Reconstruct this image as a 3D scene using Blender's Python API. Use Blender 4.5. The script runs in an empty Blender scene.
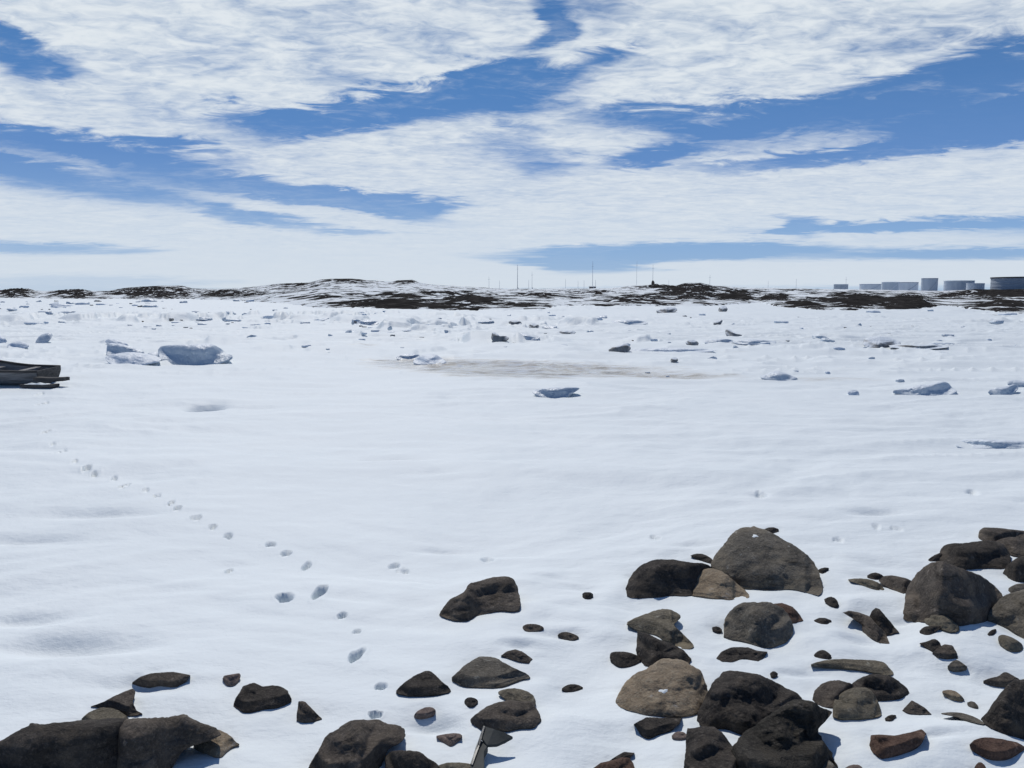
import bpy, bmesh, math, random
import numpy as np
from mathutils import Vector, Matrix

random.seed(7)
scene = bpy.context.scene
C = scene.collection
R = math.radians

# ------------------------------------------------------------------ camera
F = 804.0
HOR = 294.0
CAM = np.array([0.0, 0.0, 2.8])
PITCH = math.atan((384.0 - HOR) / F)
cp, sp = math.cos(PITCH), math.sin(PITCH)

cam_d = bpy.data.cameras.new('camera')
cam_d.sensor_width = 36.0
cam_d.lens = 36.0 * F / 1024.0
cam_d.clip_start = 0.05
cam_d.clip_end = 30000
cam = bpy.data.objects.new('camera', cam_d)
C.objects.link(cam)
cam.location = CAM
cam.rotation_euler = (math.pi / 2 - PITCH, 0, 0)
scene.camera = cam


def ray(u, v):
    """direction through a point of the photograph, scaled so that y = 1"""
    u = np.asarray(u, float); v = np.asarray(v, float)
    x = (u - 512.0) / F
    z = (384.0 - v) / F
    dy = cp + z * sp
    dz = -sp + z * cp
    return np.stack([x / dy, np.ones_like(x), dz / dy], -1)


def project(P):
    d = P - CAM
    f = d[..., 1] * cp - d[..., 2] * sp
    up = d[..., 1] * sp + d[..., 2] * cp
    f = np.where(f < 0.05, 0.05, f)
    return 512 + F * d[..., 0] / f, 384 - F * up / f


# ------------------------------------------------------------------ noise
def _h(ix, iy, iz, seed):
    n = (ix * 374761393 + iy * 668265263 + iz * 2147483647 * 3 + seed * 1274126177) & 0xFFFFFFFF
    n = ((n ^ (n >> 13)) * 1274126177) & 0xFFFFFFFF
    n = ((n ^ (n >> 16)) * 2246822519) & 0xFFFFFFFF
    return ((n ^ (n >> 15)) & 0xFFFFFF) / float(0xFFFFFF) * 2 - 1


def n2(x, y, seed=0):
    fx = np.floor(x); fy = np.floor(y)
    ix = fx.astype(np.int64); iy = fy.astype(np.int64)
    tx = x - fx; ty = y - fy
    tx = tx * tx * tx * (tx * (tx * 6 - 15) + 10); ty = ty * ty * ty * (ty * (ty * 6 - 15) + 10)
    a = _h(ix, iy, 0, seed); b = _h(ix + 1, iy, 0, seed)
    c = _h(ix, iy + 1, 0, seed); d = _h(ix + 1, iy + 1, 0, seed)
    return (a * (1 - tx) + b * tx) * (1 - ty) + (c * (1 - tx) + d * tx) * ty


def n3(x, y, z, seed=0):
    fx = np.floor(x); fy = np.floor(y); fz = np.floor(z)
    ix = fx.astype(np.int64); iy = fy.astype(np.int64); iz = fz.astype(np.int64)
    t = []
    for q, f in ((x, fx), (y, fy), (z, fz)):
        s = q - f
        t.append(s * s * (3 - 2 * s))
    o = 0
    for k in (0, 1):
        wz = t[2] if k else 1 - t[2]
        for j in (0, 1):
            wy = t[1] if j else 1 - t[1]
            for i in (0, 1):
                wx = t[0] if i else 1 - t[0]
                o = o + _h(ix + i, iy + j, iz + k, seed) * wx * wy * wz
    return o


def f2(x, y, oct=4, seed=0, gain=0.5):
    a = 1.0; s = 0; tot = 0
    c, d = math.cos(0.6), math.sin(0.6)
    for o in range(oct):
        s = s + a * n2(x, y, seed + o * 17)
        tot += a
        a *= gain
        x, y = (c * x - d * y) * 2.03 + 5.1, (d * x + c * y) * 2.03 + 1.7
    return s / tot


def f3(P, oct=4, seed=0, gain=0.5):
    a = 1.0; s = 0; tot = 0
    x, y, z = P[..., 0], P[..., 1], P[..., 2]
    for o in range(oct):
        s = s + a * n3(x, y, z, seed + o * 17)
        tot += a
        a *= gain
        x, y, z = x * 2.03 + 3.1, y * 2.03 + 7.7, z * 2.03 + 1.3
    return s / tot


def sst(a, b, x):
    t = np.clip((x - a) / (b - a), 0, 1)
    return t * t * (3 - 2 * t)


# ------------------------------------------------------------------ ground height
def flat_at(u, v):
    r = ray(u, v)
    return CAM + r * (-CAM[2] / r[..., 2])[..., None]


HOLLOWS = []   # cx, cy, rx, ry, depth
for (u, v, w, h, dep) in [(75, 650, 190, 26, .16), (20, 622, 120, 16, .07), (150, 690, 120, 16, .06), (95, 520, 160, 10, .10),
                          (30, 545, 140, 10, .08), (205, 405, 36, 5, .55), (440, 547, 60, 6, .06), (880, 516, 70, 6, .10),
                          (690, 545, 60, 6, .05), (760, 497, 20, 6, .06), (560, 640, 60, 10, .05),
                          (765, 388, 60, 5, .18), (650, 388, 200, 4, .12), (320, 385, 200, 4, .12), (400, 462, 110, 5, .08),
                          (430, 475, 90, 5, .06), (860, 640, 60, 12, .05), (430, 730, 60, 14, .06), (660, 645, 60, 8, .05),
                          (905, 622, 40, 8, .06), (520, 655, 50, 8, .04), (800, 672, 60, 8, .04), (940, 740, 50, 10, .04)]:
    c = flat_at(u, v)
    S = c[1] / F
    y0 = flat_at(u, v + h / 2)[1]; y1 = flat_at(u, v - h / 2)[1]
    HOLLOWS.append((c[0], c[1], w * S / 2, max((y1 - y0) / 2, .05), dep))
HUMMOCKS = []
for (u, v, w, h, up) in [(950, 735, 150, 40, .07), (730, 620, 120, 20, .05), (960, 655, 130, 40, .06), (850, 730, 90, 40, .05), (640, 720, 80, 40, .04),
                         (500, 640, 200, 25, .05), (560, 740, 130, 50, .05), (200, 470, 400, 30, .10), (650, 470, 500, 40, .10), (860, 605, 80, 14, .05)]:
    c = flat_at(u, v)
    S = c[1] / F
    y0 = flat_at(u, v + h / 2)[1]; y1 = flat_at(u, v - h / 2)[1]
    HUMMOCKS.append((c[0], c[1], w * S / 2, max((y1 - y0) / 2, .05), -up))


CALM = []
for (u, v, w) in [(195, 362, 90), (130, 362, 70), (44, 343, 30), (18, 347, 30), (556, 397, 70), (425, 362, 60), (368, 324, 30), (500, 340, 25), (525, 338, 40), (566, 334, 25),
                  (620, 351, 40), (670, 351, 110), (630, 323, 45), (692, 345, 25), (735, 340, 40), (740, 343, 90), (882, 346, 60), (920, 347, 70), (780, 379, 50), (925, 393, 80),
                  (1005, 392, 50), (1000, 447, 90), (853, 394, 20), (667, 311, 25), (720, 323, 14)]:
    c = flat_at(u, v)
    CALM.append((c[0], c[1], w * c[1] / F * .62))


def ground(x, y):
    x = np.asarray(x, float); y = np.asarray(y, float)
    d = np.sqrt(x * x + y * y) + 1e-6
    wx = x + 0.9 * n2(x / 3, y / 3, 90); wy = y + 0.7 * n2(x / 3, y / 3, 91)
    z = 0.13 * f2(wx / 7, wy / 5, 3, 1)
    near = 1 - sst(18, 40, d)
    z = z + near * (0.050 * f2(wx / 1.5, wy / 0.9, 3, 2) + 0.011 * f2(wx / .42, wy / .22, 2, 3))
    # snow packed between the stones of the bank
    bank = sst(-4.0, 0.5, x) * (1 - sst(7.5, 9.0, y)) * near
    z = z + bank * 0.055 * f2(x / .62, y / .5, 2, 4)
    # wind-cut ridges on the middle distance
    mid = sst(10, 16, d) * (1 - sst(90, 150, d))
    rid = 1 - np.abs(f2(wx / 6, wy / 1.6, 3, 5)) * 2
    z = z + (mid * 0.055 + .12 * mid * sst(24, 40, d)) * np.clip(rid, 0, 1) ** 2
    # broken sea ice
    far = sst(26, 48, d) * (1 - sst(170, 330, d))
    patch = sst(-.30, .30, f2(x / 38, y / 30, 2, 7) + .30 * sst(5, -25, x * 40 / d) + .15 * sst(60, 110, d))
    for (cx, cy, rx) in CALM:
        patch = patch * (1 - np.exp(-(((x - cx) / rx) ** 2 + ((y - cy) / (rx * 1.3)) ** 2)))
    g1 = f2(x / 3.2, y / 5.0, 4, 8, .6)
    g2 = f2(x / 7.5, y / 7.0, 3, 18, .55)
    big = 1 - sst(75, 140, d) * .72
    z = z + 1.6 * far * patch * big * (0.34 * sst(.08, .20, g1) * sst(-.05, .2, g2) + 0.20 * sst(.12, .26, g2) + .20 * np.clip(g1, -.2, 1))
    z = z + far * 0.16 * f2(x / 14, y / 12, 3, 12)
    z = z - 0.16 * sst(-.6, .6, y - 25.2 - 1.3 * n2(x / 8, x * 0, 10)) * sst(-12, -5, x)
    for (cx, cy, rx, ry, dep) in HOLLOWS + HUMMOCKS:
        q = ((x - cx) / rx) ** 2 + ((y - cy) / ry) ** 2
        z = z - .8 * dep * np.exp(-q * 1.6)
    return z


def on_ground(u, v, it=7):
    r = ray(u, v)
    Y = -CAM[2] / r[..., 2]
    for _ in range(it):
        P = CAM + r * Y[..., None]
        z = ground(P[..., 0], P[..., 1])
        Y = 0.35 * Y + 0.65 * (z - CAM[2]) / r[..., 2]
    return CAM + r * Y[..., None]


# ------------------------------------------------------------------ materials
def new_mat(name):
    m = bpy.data.materials.new(name)
    m.use_nodes = True
    nt = m.node_tree
    return m, nt, nt.nodes['Principled BSDF']


def nd(nt, t, **kw):
    n = nt.nodes.new(t)
    for k, v in kw.items():
        if k.startswith('i_'):
            n.inputs[k[2:].replace('_', ' ')].default_value = v
        else:
            setattr(n, k, v)
    return n


def noise(nt, vec, scale, detail=4, rough=.55, dist=0.0):
    n = nd(nt, 'ShaderNodeTexNoise')
    n.inputs['Scale'].default_value = scale
    n.inputs['Detail'].default_value = detail
    n.inputs['Roughness'].default_value = rough
    n.inputs['Distortion'].default_value = dist
    if vec is not None:
        nt.links.new(vec, n.inputs['Vector'])
    return n.outputs['Fac']


def ramp(nt, fac, stops):
    r = nd(nt, 'ShaderNodeValToRGB')
    e = r.color_ramp.elements
    while len(e) < len(stops):
        e.new(0.5)
    for el, (p, c) in zip(e, stops):
        el.position = p
        el.color = (*c, 1) if len(c) == 3 else c
    nt.links.new(fac, r.inputs['Fac'])
    return r.outputs['Color']


def math_n(nt, op, a, b=None, c=None, clamp=False):
    n = nd(nt, 'ShaderNodeMath', operation=op, use_clamp=clamp)
    for i, q in enumerate((a, b, c)):
        if q is None:
            continue
        if isinstance(q, (int, float)):
            n.inputs[i].default_value = q
        else:
            nt.links.new(q, n.inputs[i])
    return n.outputs[0]


def mix(nt, fac, a, b, blend='MIX'):
    n = nd(nt, 'ShaderNodeMix', data_type='RGBA', blend_type=blend)
    for s, q in (('Factor', fac), ('A', a), ('B', b)):
        sock = [i for i in n.inputs if i.name == s and (i.type == ('VALUE' if s == 'Factor' else 'RGBA'))][0]
        if isinstance(q, (int, float)):
            sock.default_value = q
        elif isinstance(q, tuple):
            sock.default_value = (*q, 1)
        else:
            nt.links.new(q, sock)
    return [o for o in n.outputs if o.type == 'RGBA'][0]


def bump(nt, bsdf, height, strength, dist, prev=None):
    b = nd(nt, 'ShaderNodeBump')
    b.inputs['Strength'].default_value = strength
    b.inputs['Distance'].default_value = dist
    nt.links.new(height, b.inputs['Height'])
    if prev is not None:
        nt.links.new(prev, b.inputs['Normal'])
    nt.links.new(b.outputs['Normal'], bsdf.inputs['Normal'])
    return b.outputs['Normal']


def position(nt):
    return nd(nt, 'ShaderNodeNewGeometry').outputs['Position']


SNOW = (0.745, 0.79, 0.845)


def snow_mat():
    m, nt, b = new_mat('snow')
    pos = position(nt)
    mp = nd(nt, 'ShaderNodeMapping')
    mp.inputs['Scale'].default_value = (1, 1.5, 1)
    nt.links.new(pos, mp.inputs['Vector'])
    v = mp.outputs['Vector']
    big = noise(nt, v, 0.35, 4)
    col = ramp(nt, big, [(.3, (0.75, 0.80, 0.815)), (.7, (0.785, 0.83, 0.84))])
    # wet and dirty melt ice where the tide breaks through
    at = nd(nt, 'ShaderNodeAttribute', attribute_name='wet').outputs['Fac']
    mp2 = nd(nt, 'ShaderNodeMapping')
    mp2.inputs['Scale'].default_value = (.42, 1.5, 1)
    nt.links.new(pos, mp2.inputs['Vector'])
    st = noise(nt, mp2.outputs['Vector'], 1.1, 6, .7)
    k = math_n(nt, 'SUBTRACT', math_n(nt, 'ADD', math_n(nt, 'MULTIPLY', at, .96), st), 0.80)
    k = math_n(nt, 'MULTIPLY', k, 2.6, clamp=True)
    tan = ramp(nt, noise(nt, mp2.outputs['Vector'], 2.7, 5, .7), [(.34, (.17, .13, .08)), (.42, (.50, .42, .29)), (.50, (.67, .61, .50)), (.57, (.76, .76, .74))])
    col = mix(nt, math_n(nt, 'MULTIPLY', k, .9), col, tan)
    nt.links.new(col, b.inputs['Base Color'])
    rr = nd(nt, 'ShaderNodeMapRange')
    nt.links.new(k, rr.inputs['Value'])
    rr.inputs['To Min'].default_value = .62
    rr.inputs['To Max'].default_value = .14
    nt.links.new(rr.outputs['Result'], b.inputs['Roughness'])
    b.inputs['Specular IOR Level'].default_value = .35
    n1 = bump(nt, b, noise(nt, v, 3.2, 5, .55), .45, .05)
    n2_ = bump(nt, b, noise(nt, v, 17, 5, .6), .35, .012, n1)
    bump(nt, b, noise(nt, v, 90, 3, .6), .22, .003, n2_)
    return m


def hill_mat():
    m, nt, b = new_mat('snowy_rock')
    pos = position(nt)
    at = nd(nt, 'ShaderNodeAttribute', attribute_name='rock').outputs['Fac']
    mp = nd(nt, 'ShaderNodeMapping')
    mp.inputs['Scale'].default_value = (1, .45, 1.5)
    nt.links.new(pos, mp.inputs['Vector'])
    mp.inputs['Rotation'].default_value = (0, 0, .35)
    n = noise(nt, mp.outputs['Vector'], .15, 8, .70, .4)
    k = math_n(nt, 'ADD', at, math_n(nt, 'MULTIPLY', math_n(nt, 'SUBTRACT', n, .5), 2.9))
    k = math_n(nt, 'MULTIPLY', math_n(nt, 'SUBTRACT', k, .13), 11, clamp=True)
    rock = ramp(nt, noise(nt, pos, .25, 5, .7), [(.3, (.014, .0135, .0135)), (.55, (.037, .035, .034)), (.75, (.10, .094, .087))])
    nt.links.new(mix(nt, k, (0.79, 0.83, 0.85), rock), b.inputs['Base Color'])
    b.inputs['Roughness'].default_value = 1.0
    b.inputs['Specular IOR Level'].default_value = 0.0
    bump(nt, b, noise(nt, pos, .45, 7, .7), .5, 1.0)
    return m


def rock_mat(name, dark, base, light, rough=.9, scale=1.0, layered=0.0):
    m, nt, b = new_mat(name)
    tc = nd(nt, 'ShaderNodeTexCoord').outputs['Object']
    a = noise(nt, tc, 5.5 * scale, 8, .66, .4)
    col = ramp(nt, a, [(.28, dark), (.5, base), (.74, light)])
    sp_ = noise(nt, tc, 55 * scale, 5, .75)
    col = mix(nt, .34, col, ramp(nt, sp_, [(.3, tuple(c * .45 for c in base)), (.52, base), (.72, tuple(min(c * 1.9, .6) for c in light))]))
    bl = noise(nt, tc, 1.7 * scale, 4, .6, .6)
    col = mix(nt, math_n(nt, 'MULTIPLY', math_n(nt, 'SUBTRACT', bl, .48), 5, clamp=True), col, mix(nt, .6, col, tuple(c * f for c, f in zip(light, (1.05, .98, .86)))))
    mpb = nd(nt, 'ShaderNodeMapping')
    mpb.inputs['Rotation'].default_value = (.5, .4, .2)
    mpb.inputs['Scale'].default_value = (1, 1, 7)
    nt.links.new(tc, mpb.inputs['Vector'])
    band = noise(nt, mpb.outputs['Vector'], 2.2 * scale, 5, .65, .5)
    col = mix(nt, math_n(nt, 'MULTIPLY', math_n(nt, 'SUBTRACT', band, .56), 6, clamp=True), col, tuple(c * .7 for c in dark))
    # pale lichen and grit spots
    lic = noise(nt, tc, 14 * scale, 3, .5)
    k = math_n(nt, 'MULTIPLY', math_n(nt, 'SUBTRACT', lic, .66), 9, clamp=True)
    col = mix(nt, math_n(nt, 'MULTIPLY', k, .4), col, tuple(min(c * 2.2 + .03, .5) for c in light))
    nt.links.new(col, b.inputs['Base Color'])
    b.inputs['Roughness'].default_value = rough
    b.inputs['Specular IOR Level'].default_value = .15
    n1 = bump(nt, b, noise(nt, tc, 7 * scale, 8, .68, .3), .85, .06)
    if layered:
        mp = nd(nt, 'ShaderNodeMapping')
        mp.inputs['Scale'].default_value = (2.5, 2.5, 14)
        mp.inputs['Rotation'].default_value = (.3, .5, 0)
        nt.links.new(tc, mp.inputs['Vector'])
        n1 = bump(nt, b, noise(nt, mp.outputs['Vector'], 2.2, 6, .7, .5), layered, .06, n1)
    vo = nd(nt, 'ShaderNodeTexVoronoi', feature='DISTANCE_TO_EDGE')
    vo.inputs['Scale'].default_value = 5 * scale
    wob = nd(nt, 'ShaderNodeVectorMath', operation='MULTIPLY_ADD')
    nz = nd(nt, 'ShaderNodeTexNoise'); nz.inputs['Scale'].default_value = 9 * scale; nz.inputs['Detail'].default_value = 4
    nt.links.new(tc, nz.inputs['Vector'])
    nt.links.new(nz.outputs['Color'], wob.inputs[0]); wob.inputs[1].default_value = (.25, .25, .25)
    nt.links.new(tc, wob.inputs[2])
    nt.links.new(wob.outputs[0], vo.inputs['Vector'])
    cr = math_n(nt, 'MINIMUM', vo.outputs['Distance'], .035)
    n2_ = bump(nt, b, cr, .5, .12, n1)
    bump(nt, b, noise(nt, tc, 60 * scale, 6, .7), .6, .010, n2_)
    return m


def ice_mat(name, lo, hi, rough=.4, cap0=.80):
    m, nt, b = new_mat(name)
    tc = position(nt)
    col = ramp(nt, noise(nt, tc, 1.6, 6, .65), [(.3, lo), (.7, hi)])
    geo = nd(nt, 'ShaderNodeNewGeometry')
    sz = nd(nt, 'ShaderNodeSeparateXYZ')
    nt.links.new(geo.outputs['Normal'], sz.inputs[0])
    cap = math_n(nt, 'ADD', sz.outputs[2], math_n(nt, 'MULTIPLY', math_n(nt, 'SUBTRACT', noise(nt, tc, 3.0, 5, .7), .5), .45))
    cap = math_n(nt, 'MULTIPLY', math_n(nt, 'SUBTRACT', cap, cap0), 6, clamp=True)
    col = mix(nt, cap, col, (0.76, 0.81, 0.85))
    nt.links.new(col, b.inputs['Base Color'])
    b.inputs['Roughness'].default_value = rough
    b.inputs['Specular IOR Level'].default_value = .35
    n1 = bump(nt, b, noise(nt, tc, 1.8, 6, .6), .6, .25)
    bump(nt, b, noise(nt, tc, 12, 4, .6), .4, .03, n1)
    return m


def plain_mat(name, lo, hi, rough=.7, metal=0.0, scale=(6, 6, 6), bs=.3, spec=.4):
    m, nt, b = new_mat(name)
    tc = nd(nt, 'ShaderNodeTexCoord').outputs['Object']
    mp = nd(nt, 'ShaderNodeMapping')
    mp.inputs['Scale'].default_value = scale
    nt.links.new(tc, mp.inputs['Vector'])
    f = noise(nt, mp.outputs['Vector'], 1.0, 7, .65)
    nt.links.new(ramp(nt, f, [(.3, lo), (.7, hi)]), b.inputs['Base Color'])
    b.inputs['Roughness'].default_value = rough
    b.inputs['Metallic'].default_value = metal
    b.inputs['Specular IOR Level'].default_value = spec
    bump(nt, b, f, bs, .02)
    return m


M = dict(
    snow=snow_mat(), hill=hill_mat(),
    dark=rock_mat('dark_basalt', (.021, .019, .017), (.055, .048, .042), (.13, .112, .095)),
    brown=rock_mat('brown_rock', (.036, .030, .026), (.096, .081, .068), (.21, .18, .148)),
    tan=rock_mat('tan_rock', (.12, .09, .06), (.28, .22, .155), (.40, .335, .25)),
    olive=rock_mat('olive_rock', (.065, .056, .042), (.16, .14, .105), (.27, .24, .185)),
    grey=rock_mat('grey_rock', (.050, .044, .037), (.13, .117, .097), (.26, .235, .195)),
    red=rock_mat('reddish_rock', (.045, .026, .020), (.115, .072, .054), (.19, .13, .10)),
    rough=rock_mat('layered_rock', (.017, .016, .014), (.050, .045, .038), (.12, .108, .092), layered=1.0),
    pink=rock_mat('pinkish_stone', (.10, .075, .066), (.20, .155, .135), (.29, .235, .2)),
    ice=ice_mat('grey_ice', (.46, .54, .61), (.64, .70, .75)),
    paleice=ice_mat('pale_ice', (.55, .64, .74), (.72, .78, .84), .5),
    deepice=ice_mat('blue_ice', (.34, .42, .51), (.52, .59, .66), .35),
    dirty=ice_mat('dirty_ice', (.12, .115, .105), (.36, .365, .36), .6, .74),
    wood=plain_mat('weathered_wood', (.13, .125, .12), (.38, .365, .35), .85, 0, (1.2, 9, 14), .6, .2),
    wooddark=plain_mat('wet_wood', (.045, .042, .040), (.13, .12, .11), .8, 0, (1.2, 9, 14), .6, .2),
    metal=plain_mat('painted_steel', (.030, .034, .033), (.062, .067, .064), .75, 0, (9, 9, 9), .3),
    edge=plain_mat('bare_steel', (.08, .08, .08), (.17, .17, .165), .45, .6, (30, 30, 30), .2),
    tankgrey=plain_mat('grey_tank_paint', (.34, .38, .43), (.41, .45, .50), .6, 0, (.25, .25, .05), .1),
    tankpale=plain_mat('pale_tank_paint', (.58, .62, .67), (.68, .72, .76), .6, 0, (.2, .2, .05), .1),
    tankmid=plain_mat('blue_grey_tank_paint', (.44, .49, .55), (.53, .58, .64), .6, 0, (.2, .2, .05), .1),
    roofdark=plain_mat('dark_rim', (.03, .03, .035), (.06, .06, .065), .7),
    mast=plain_mat('galvanised_mast', (.36, .40, .46), (.44, .48, .54), .6),
)


# ------------------------------------------------------------------ object helpers
def link(name, verts, faces, mat, parent=None, smooth=True, loc=None):
    me = bpy.data.meshes.new(name)
    verts = np.asarray(verts, float)
    if loc is not None:
        verts = verts - np.asarray(loc)
    me.from_pydata([tuple(p) for p in verts], [], [tuple(int(i) for i in f) for f in faces])
    me.materials.append(mat)
    if smooth:
        me.polygons.foreach_set('use_smooth', [True] * len(me.polygons))
    me.update()
    o = bpy.data.objects.new(name, me)
    C.objects.link(o)
    if loc is not None:
        o.location = loc
    if parent is not None:
        o.parent = parent
    return o


def from_bm(name, bm, mat, parent=None, smooth=False, loc=(0, 0, 0)):
    me = bpy.data.meshes.new(name)
    bmesh.ops.recalc_face_normals(bm, faces=bm.faces)
    bm.to_mesh(me)
    bm.free()
    me.materials.append(mat)
    if smooth:
        me.polygons.foreach_set('use_smooth', [True] * len(me.polygons))
    o = bpy.data.objects.new(name, me)
    C.objects.link(o)
    o.location = loc
    if parent is not None:
        o.parent = parent
    return o


def empty(name, loc, rz=0):
    o = bpy.data.objects.new(name, None)
    C.objects.link(o)
    o.location = loc
    o.rotation_euler = (0, 0, rz)
    return o


def tag(o, label=None, cat=None, group=None, kind=None):
    if label: o['label'] = label
    if cat: o['category'] = cat
    if group: o['group'] = group
    if kind: o['kind'] = kind
    return o


def copy_tree(o, parent=None):
    c = o.copy()
    C.objects.link(c)
    if parent is not None:
        c.parent = parent
    for ch in [q for q in bpy.data.objects if q.parent == o]:
        copy_tree(ch, c)
    return c


def grid_mesh(name, X, Y, Z, mat, attrs, wrap=False, kind='structure', centre=None):
    nr, nc = X.shape
    V = np.stack([X, Y, Z], -1).reshape(-1, 3)
    i = np.arange(nr * nc).reshape(nr, nc)
    if wrap:
        i = np.concatenate([i, i[:, :1]], 1)
    q = np.stack([i[:-1, :-1], i[:-1, 1:], i[1:, 1:], i[1:, :-1]], -1).reshape(-1, 4)
    tri = np.zeros((0, 3), int)
    if centre is not None:
        V = np.concatenate([V, [centre]])
        r = i[0]
        tri = np.stack([r[1:], r[:-1], np.full(len(r) - 1, len(V) - 1)], -1)
    me = bpy.data.meshes.new(name)
    me.vertices.add(len(V))
    me.vertices.foreach_set('co', V.ravel())
    nl = q.size + tri.size
    me.loops.add(nl)
    me.loops.foreach_set('vertex_index', np.concatenate([q.ravel(), tri.ravel()]).astype(np.int32))
    npol = len(q) + len(tri)
    me.polygons.add(npol)
    st = np.concatenate([np.arange(len(q)) * 4, q.size + np.arange(len(tri)) * 3]).astype(np.int32)
    me.polygons.foreach_set('loop_start', st)
    me.update(calc_edges=True)
    me.validate()
    me.polygons.foreach_set('use_smooth', np.ones(len(me.polygons), bool))
    for k, a in attrs.items():
        at = me.attributes.new(k, 'FLOAT', 'POINT')
        a = a.ravel()
        if centre is not None:
            a = np.concatenate([a, [0]])
        at.data.foreach_set('value', a.astype(np.float32))
    me.materials.append(mat)
    o = bpy.data.objects.new(name, me)
    C.objects.link(o)
    o['kind'] = kind
    return o


# ------------------------------------------------------------------ snow-covered ground (one sheet to the horizon)
az = np.concatenate([np.radians(np.arange(-40, 40.001, 0.072)), np.radians(np.arange(41, 319.5, 4))])
vv = np.concatenate([[1700, 1400, 1200, 1080, 1000, 950, 910, 880, 860, 845, 830, 818, 808, 799, 791, 784, 778, 773],
                     np.arange(769, 420, -1.3), np.arange(420, 340, -.7), np.arange(340, 302, -.18), np.arange(302, 298.4, -.4)])
rad = np.concatenate([[0.5], (-CAM[2] / ray(np.full_like(vv, 512.0), vv)[:, 2]), [800, 1200, 2000, 4000, 9000]])
GX = rad[:, None] * np.sin(az)[None]
GY = rad[:, None] * np.cos(az)[None]
GZ = ground(GX, GY)
# footprints: trodden hollows with a small pushed-up rim
PRINTS = [(357, 656, 15, 13), (380, 687, 12, 7), (375, 715, 15, 6), (342, 616, 11, 6), (357, 632, 8, 4), (288, 597, 20, 9), (320, 593, 13, 12),
          (306, 567, 9, 10), (287, 553, 11, 5), (270, 545, 12, 5), (228, 536, 8, 4), (213, 527, 7, 4), (197, 517, 8, 5),
          (177, 508, 5, 3.2), (171, 503, 5, 3), (157, 496, 4.5, 2.6), (146, 489.5, 4.5, 2.6), (125, 485.5, 4, 2.4), (114, 479, 4.5, 2.4),
          (97, 473, 6, 3), (87, 467, 6, 3), (75, 461, 3.6, 2.2), (61, 452, 3.6, 2.2), (230, 571, 7, 3), (52, 444, 3, 2), (47, 431, 3, 2), (44, 417, 3, 2),
          (42, 404, 3, 2), (40, 394, 3, 2), (395, 566, 16, 5), (403, 571, 12, 5), (486, 559, 16, 4), (877, 527, 6, 3), (897, 529, 8, 4),
          (760, 497, 7, 4), (655, 538, 10, 3), (972, 493, 14, 4), (840, 540, 14, 3)]
for i, (u, v, w, h) in enumerate(PRINTS):
    c = on_ground(np.array(u), np.array(v))
    S = c[1] / F
    w *= 1.0 if w > 8 else 1.3; h *= 1.0 if w > 8 else 1.3
    rx = w * S / 2
    ya = on_ground(np.array(u), np.array(v + h / 2))[1]; yb = on_ground(np.array(u), np.array(v - h / 2))[1]
    ry = max((yb - ya) / 2, rx * .5)
    dep = min(.12, 1.7 * rx) * (.45 if u > 390 else (1.9 if v < 512 else 1))
    m = (np.abs(GX - c[0]) < rx * 3) & (np.abs(GY - c[1]) < ry * 3)
    x = (GX[m] - c[0]) / rx; y = (GY[m] - c[1]) / ry
    x = x + .42 * n2(GX[m] / rx * .9, GY[m] / ry * .9, 60 + i); y = y + .42 * n2(GX[m] / rx * .9, GY[m] / ry * .9, 90 + i)
    q = np.sqrt(x * x + y * y)
    GZ[m] += -dep * (1 - sst(.42, 1.1, q)) * (1 + .35 * n2(GX[m] / rx * 1.7, GY[m] / ry * 1.7, 30 + i)) + .05 * dep * np.exp(-((q - 1.35) / .3) ** 2)
PU, PV = project(np.stack([GX, GY, GZ], -1))
front = GY > 1


def blob(U, V, u, v, w, h):
    return np.exp(-((U - u) / w) ** 2 - ((V - v) / h) ** 2)


wet = 1.25 * (.62 * blob(PU, PV, 500, 369, 85, 9) + .42 * blob(PU, PV, 610, 371, 120, 9) + .40 * blob(PU, PV, 410, 362, 80, 7)
       + .33 * blob(PU, PV, 360, 345, 50, 4) + .38 * blob(PU, PV, 835, 379, 70, 4) + .30 * blob(PU, PV, 690, 377, 60, 4) + .25 * blob(PU, PV, 720, 352, 80, 3)) * front
# ------------------------------------------------------------------ hills across the bay
SKY = [(-700, 291), (-300, 289), (-100, 290), (0, 290.5), (15, 289), (28, 288), (36, 290.5), (48, 291), (60, 290), (80, 290), (95, 291), (108, 291), (125, 288), (140, 286.5),
       (160, 285.5), (182, 285.5), (192, 288), (215, 289), (240, 287.5), (258, 286), (275, 284), (308, 282.5), (322, 279.5), (335, 278.5), (352, 278.2), (372, 280.6), (388, 281.5),
       (398, 280), (412, 279.8), (422, 283), (440, 285), (470, 287), (500, 288.3), (560, 288.5), (610, 288), (630, 286), (650, 284.5), (676, 285.5), (684, 283), (700, 283),
       (712, 285.5), (745, 287.5), (800, 288.3), (860, 289.5), (940, 291), (980, 289.5), (1024, 289), (1100, 288.5), (1300, 288), (1700, 290)]
SHORE = [(-700, 299), (0, 298.2), (100, 299), (200, 299), (280, 303), (310, 308), (360, 310), (460, 311), (500, 310.5), (540, 309), (560, 306), (640, 305.5), (700, 306), (760, 303), (785, 307), (830, 310),
         (905, 309), (945, 305), (970, 309), (1000, 313), (1040, 314), (1150, 313), (1700, 308)]
hu = np.concatenate([np.arange(-700, -60, 8), np.arange(-60, 1084, .8), np.arange(1084, 1700, 8)])
sky_y = np.interp(hu, *zip(*SKY)); shore_y = np.interp(hu, *zip(*SHORE))
sky_y = sky_y + .55 * f2(hu / 14, hu * 0, 4, 41)
shore_y = shore_y + 1.0 * f2(hu / 30, hu * 0 + 3, 3, 42)
d_s = CAM[2] / -ray(np.full_like(hu, 512.), shore_y)[:, 2]
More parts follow.
